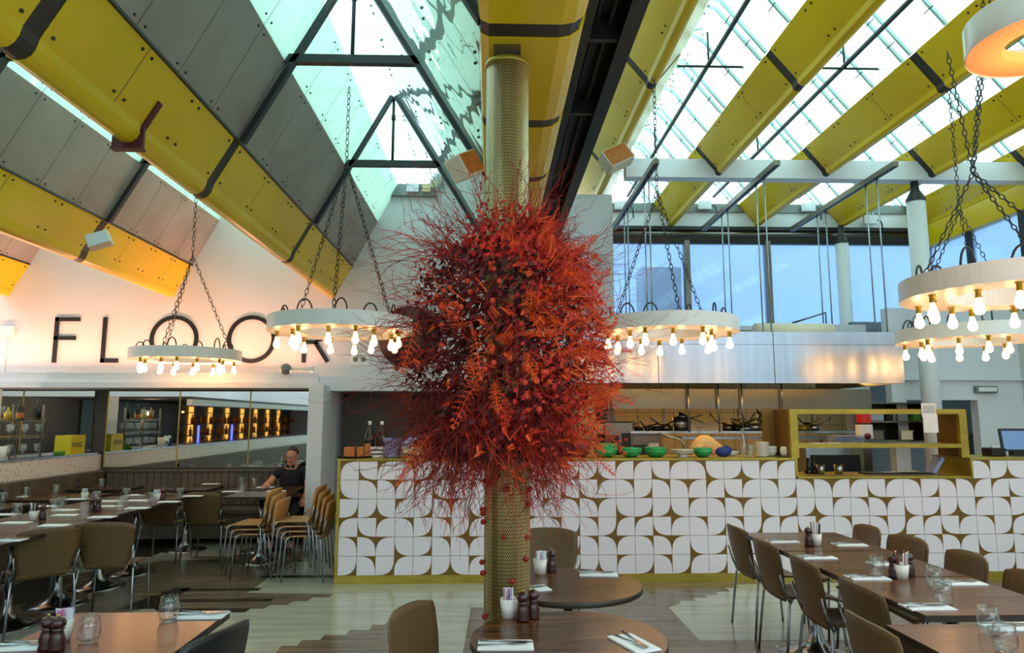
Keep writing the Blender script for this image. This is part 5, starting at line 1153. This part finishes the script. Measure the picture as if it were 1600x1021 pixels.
def fingers(N, E_, h, pts):
    for p in pts:
        k = len(N); N.append((p[0], .011)); N.append((p[1], .0085)); E_ += [(h, k), (k, k+1)]
fingers(N, E_, 11, [((-.25+.022*i, -.345, .785), (-.25+.022*i, -.375-.008*(i in (1,2)), .772)) for i in range(4)]+[((-.18,-.305,.785),(-.16,-.33,.778))])
fingers(N, E_, 15, [((.17+.022*i, -.215, .545), (.17+.022*i, -.225, .515)) for i in range(4)]+[((.165,-.19,.565),(.15,-.205,.55))])
body = skin('body', N, E_, 'skin', man)
skin('shirt', [((0,.06,.55),(.165,.125)), ((0,.05,.68),(.16,.12)), ((0,.03,.84),(.18,.118)), ((0,.02,.955),(.12,.085)), ((0,.004,1.012),(.064,.06)), ((-.17,.01,.925),.068), ((-.235,-.03,.835),.06), ((.17,.01,.925),.068), ((.212,.0,.81),.06)], [(0,1),(1,2),(2,3),(3,4),(3,5),(5,6),(3,7),(7,8)], 'navy', man)
skin('trousers', [((0,.06,.52),(.165,.12)), ((-.10,-.02,.505),.098), ((-.12,-.36,.505),.074), ((-.12,-.40,.28),.062), ((-.12,-.37,.12),.055), ((.10,-.02,.505),.098), ((.12,-.36,.505),.074), ((.12,-.40,.28),.062), ((.12,-.37,.12),.055)], [(0,1),(1,2),(2,3),(3,4),(0,5),(5,6),(6,7),(7,8)], 'trousers', man)
b = MB(); b.ball((0,.012,1.165), (.078,.093,.085), 'hair', 16, 12); hb = b.build('hair', man)
bm = bmesh.new(); bm.from_mesh(hb.data); bmesh.ops.delete(bm, geom=[v for v in bm.verts if v.co.z < 1.185-.9*max(0, v.co.y-.0) and v.co.y < .07 and v.co.z < 1.2], context='VERTS'); bm.to_mesh(hb.data); bm.free()
MB().ball((0,-.108,1.085), (.012,.016,.02), 'skin', 8, 6).build('nose', man)
for s in (-1, 1):
    MB().ball((s*.076,-.005,1.10), (.01,.018,.028), 'skin', 8, 6).build('ear', man)
    MB().ball((s*.028,-.092,1.115), (.012,.008,.008), 'cup_white', 8, 6).ball((s*.028,-.099,1.115), (.005,.003,.005), 'black', 8, 6).build('eye', man)
b = MB()
for s in (-1, 1):
    b.tube([(s*.030+.021*math.cos(2*PI*k/14), -.106, 1.113+.016*math.sin(2*PI*k/14)) for k in range(14)], .0028, 'black', 5, closed=True); b.tube([(s*.05,-.106,1.118),(s*.076,0,1.118)], .0025, 'black', 5)
b.tube([(-.01,-.108,1.118),(.01,-.108,1.118)], .0025, 'black', 5); b.build('glasses', man)
MB().ball((0,-.096,1.055), (.022,.006,.005), 'maroon', 10, 6).build('mouth', man)
MB().obox((-.034,-.068,1.0), .045, .02, .035, 'navy', rz=.4, ry=.5).obox((.034,-.068,1.0), .045, .02, .035, 'navy', rz=-.4, ry=-.5).build('collar', man)
for s in (-1, 1): MB().ball((s*.12,-.44,.035), (.045,.12,.035), 'black', 12, 8).build('shoe', man)
# cook bending over
cx_, cy_ = ony(1107, 700, 8.25)[0], 8.25
ck = thing('person', 'cook in a white jacket tinted as warm-lit, bending low behind the counter', 'person', (cx_-.03, cy_, .0))
N = [((-.02,.12,.92),(.15,.12)), ((-.02,.06,1.10),(.14,.12)), ((0,-.06,1.24),(.16,.11)), ((.03,-.18,1.25),(.13,.09)), ((.06,-.30,1.19),(.05,.05)), ((.08,-.40,1.13),(.07,.08)), ((.09,-.47,1.07),(.06,.07)),
     ((-.14,-.18,1.20),.052), ((-.17,-.20,1.0),.042), ((-.12,-.36,.95),.03), ((-.1,-.42,.95),(.03,.018)),
     ((.18,-.16,1.19),.054), ((.25,-.22,1.02),.044), ((.22,-.38,.96),.03), ((.21,-.44,.955),(.03,.018)),
     ((-.11,.12,.84),.085), ((-.11,.10,.48),.06), ((-.11,.14,.09),.038), ((-.11,.04,.035),(.04,.03)), ((.07,.12,.84),.085), ((.07,.10,.48),.06), ((.07,.14,.09),.038), ((.07,.04,.035),(.04,.03))]
E_ = [(0,1),(1,2),(2,3),(3,4),(4,5),(5,6),(3,7),(7,8),(8,9),(9,10),(3,11),(11,12),(12,13),(13,14),(0,15),(15,16),(16,17),(17,18),(0,19),(19,20),(20,21),(21,22)]
fingers(N, E_, 10, [((-.13+.02*i, -.465, .945), (-.13+.02*i, -.49, .93)) for i in range(4)]+[((-.06,-.43,.95),(-.045,-.45,.945))])
fingers(N, E_, 14, [((.18+.02*i, -.485, .95), (.18+.02*i, -.51, .935)) for i in range(4)]+[((.17,-.45,.955),(.155,-.47,.95))])
skin('body', N, E_, 'skin', ck)
b = MB(); b.ball((-.02,-.02,1.22), (.165,.20,.195), 'chef_cloth', 20, 14); b.ball((-.02,.10,1.02), (.165,.15,.2), 'chef_cloth', 18, 12); b.tube([(.05,-.06,1.27),(.15,-.12,1.17),(.22,-.17,1.06),(.245,-.21,1.0)], [.10,.09,.07,.05], 'chef_cloth', 12); b.tube([(-.08,-.12,1.25),(-.15,-.18,1.12),(-.17,-.20,1.0)], [.09,.07,.05], 'chef_cloth', 12)
jk = b.build('jacket', ck); rm = jk.modifiers.new('remesh', 'REMESH'); rm.mode = 'VOXEL'; rm.voxel_size = .018; rm.use_smooth_shade = True; sm_ = jk.modifiers.new('smooth', 'SMOOTH'); sm_.iterations = 6
skin('trousers', [((-.02,.12,.86),(.16,.13)), ((-.11,.12,.84),.098), ((-.11,.10,.48),.074), ((-.11,.14,.12),.055), ((.07,.12,.84),.098), ((.07,.10,.48),.074), ((.07,.14,.12),.055)], [(0,1),(1,2),(2,3),(0,4),(4,5),(5,6)], 'black', ck)
MB().ball((.08,-.40,1.16), (.078,.09,.07), 'hair', 14, 10).build('hair', ck)
for s in (-1, 1): MB().ball((-.02+s*.09,.06,.035), (.045,.12,.035), 'black', 12, 8).build('shoe', ck)
bc_ = tag(MB().ball((0,0,.05), (.085,.06,.055), 'blue_cloth', 14, 10).obox((.05,.0,.08), .08, .06, .05, 'blue_cloth', ry=.5).build('blue_cloth'), 'crumpled dark blue cloth on the counter beside the cook', 'cloth'); bc_.location = (at_ctr(1132), 7.4, CT)
o = tag(MB().lathe([(0,0),(.04,0),(.07,.05),(.066,.05),(.035,.006),(0,.006)], 'cup_white', 18).build('glazed_cup'), 'pale blue-white cup right of the blue cloth', 'cup'); o.location = (at_ctr(1146, 7.5), 7.55, CT)
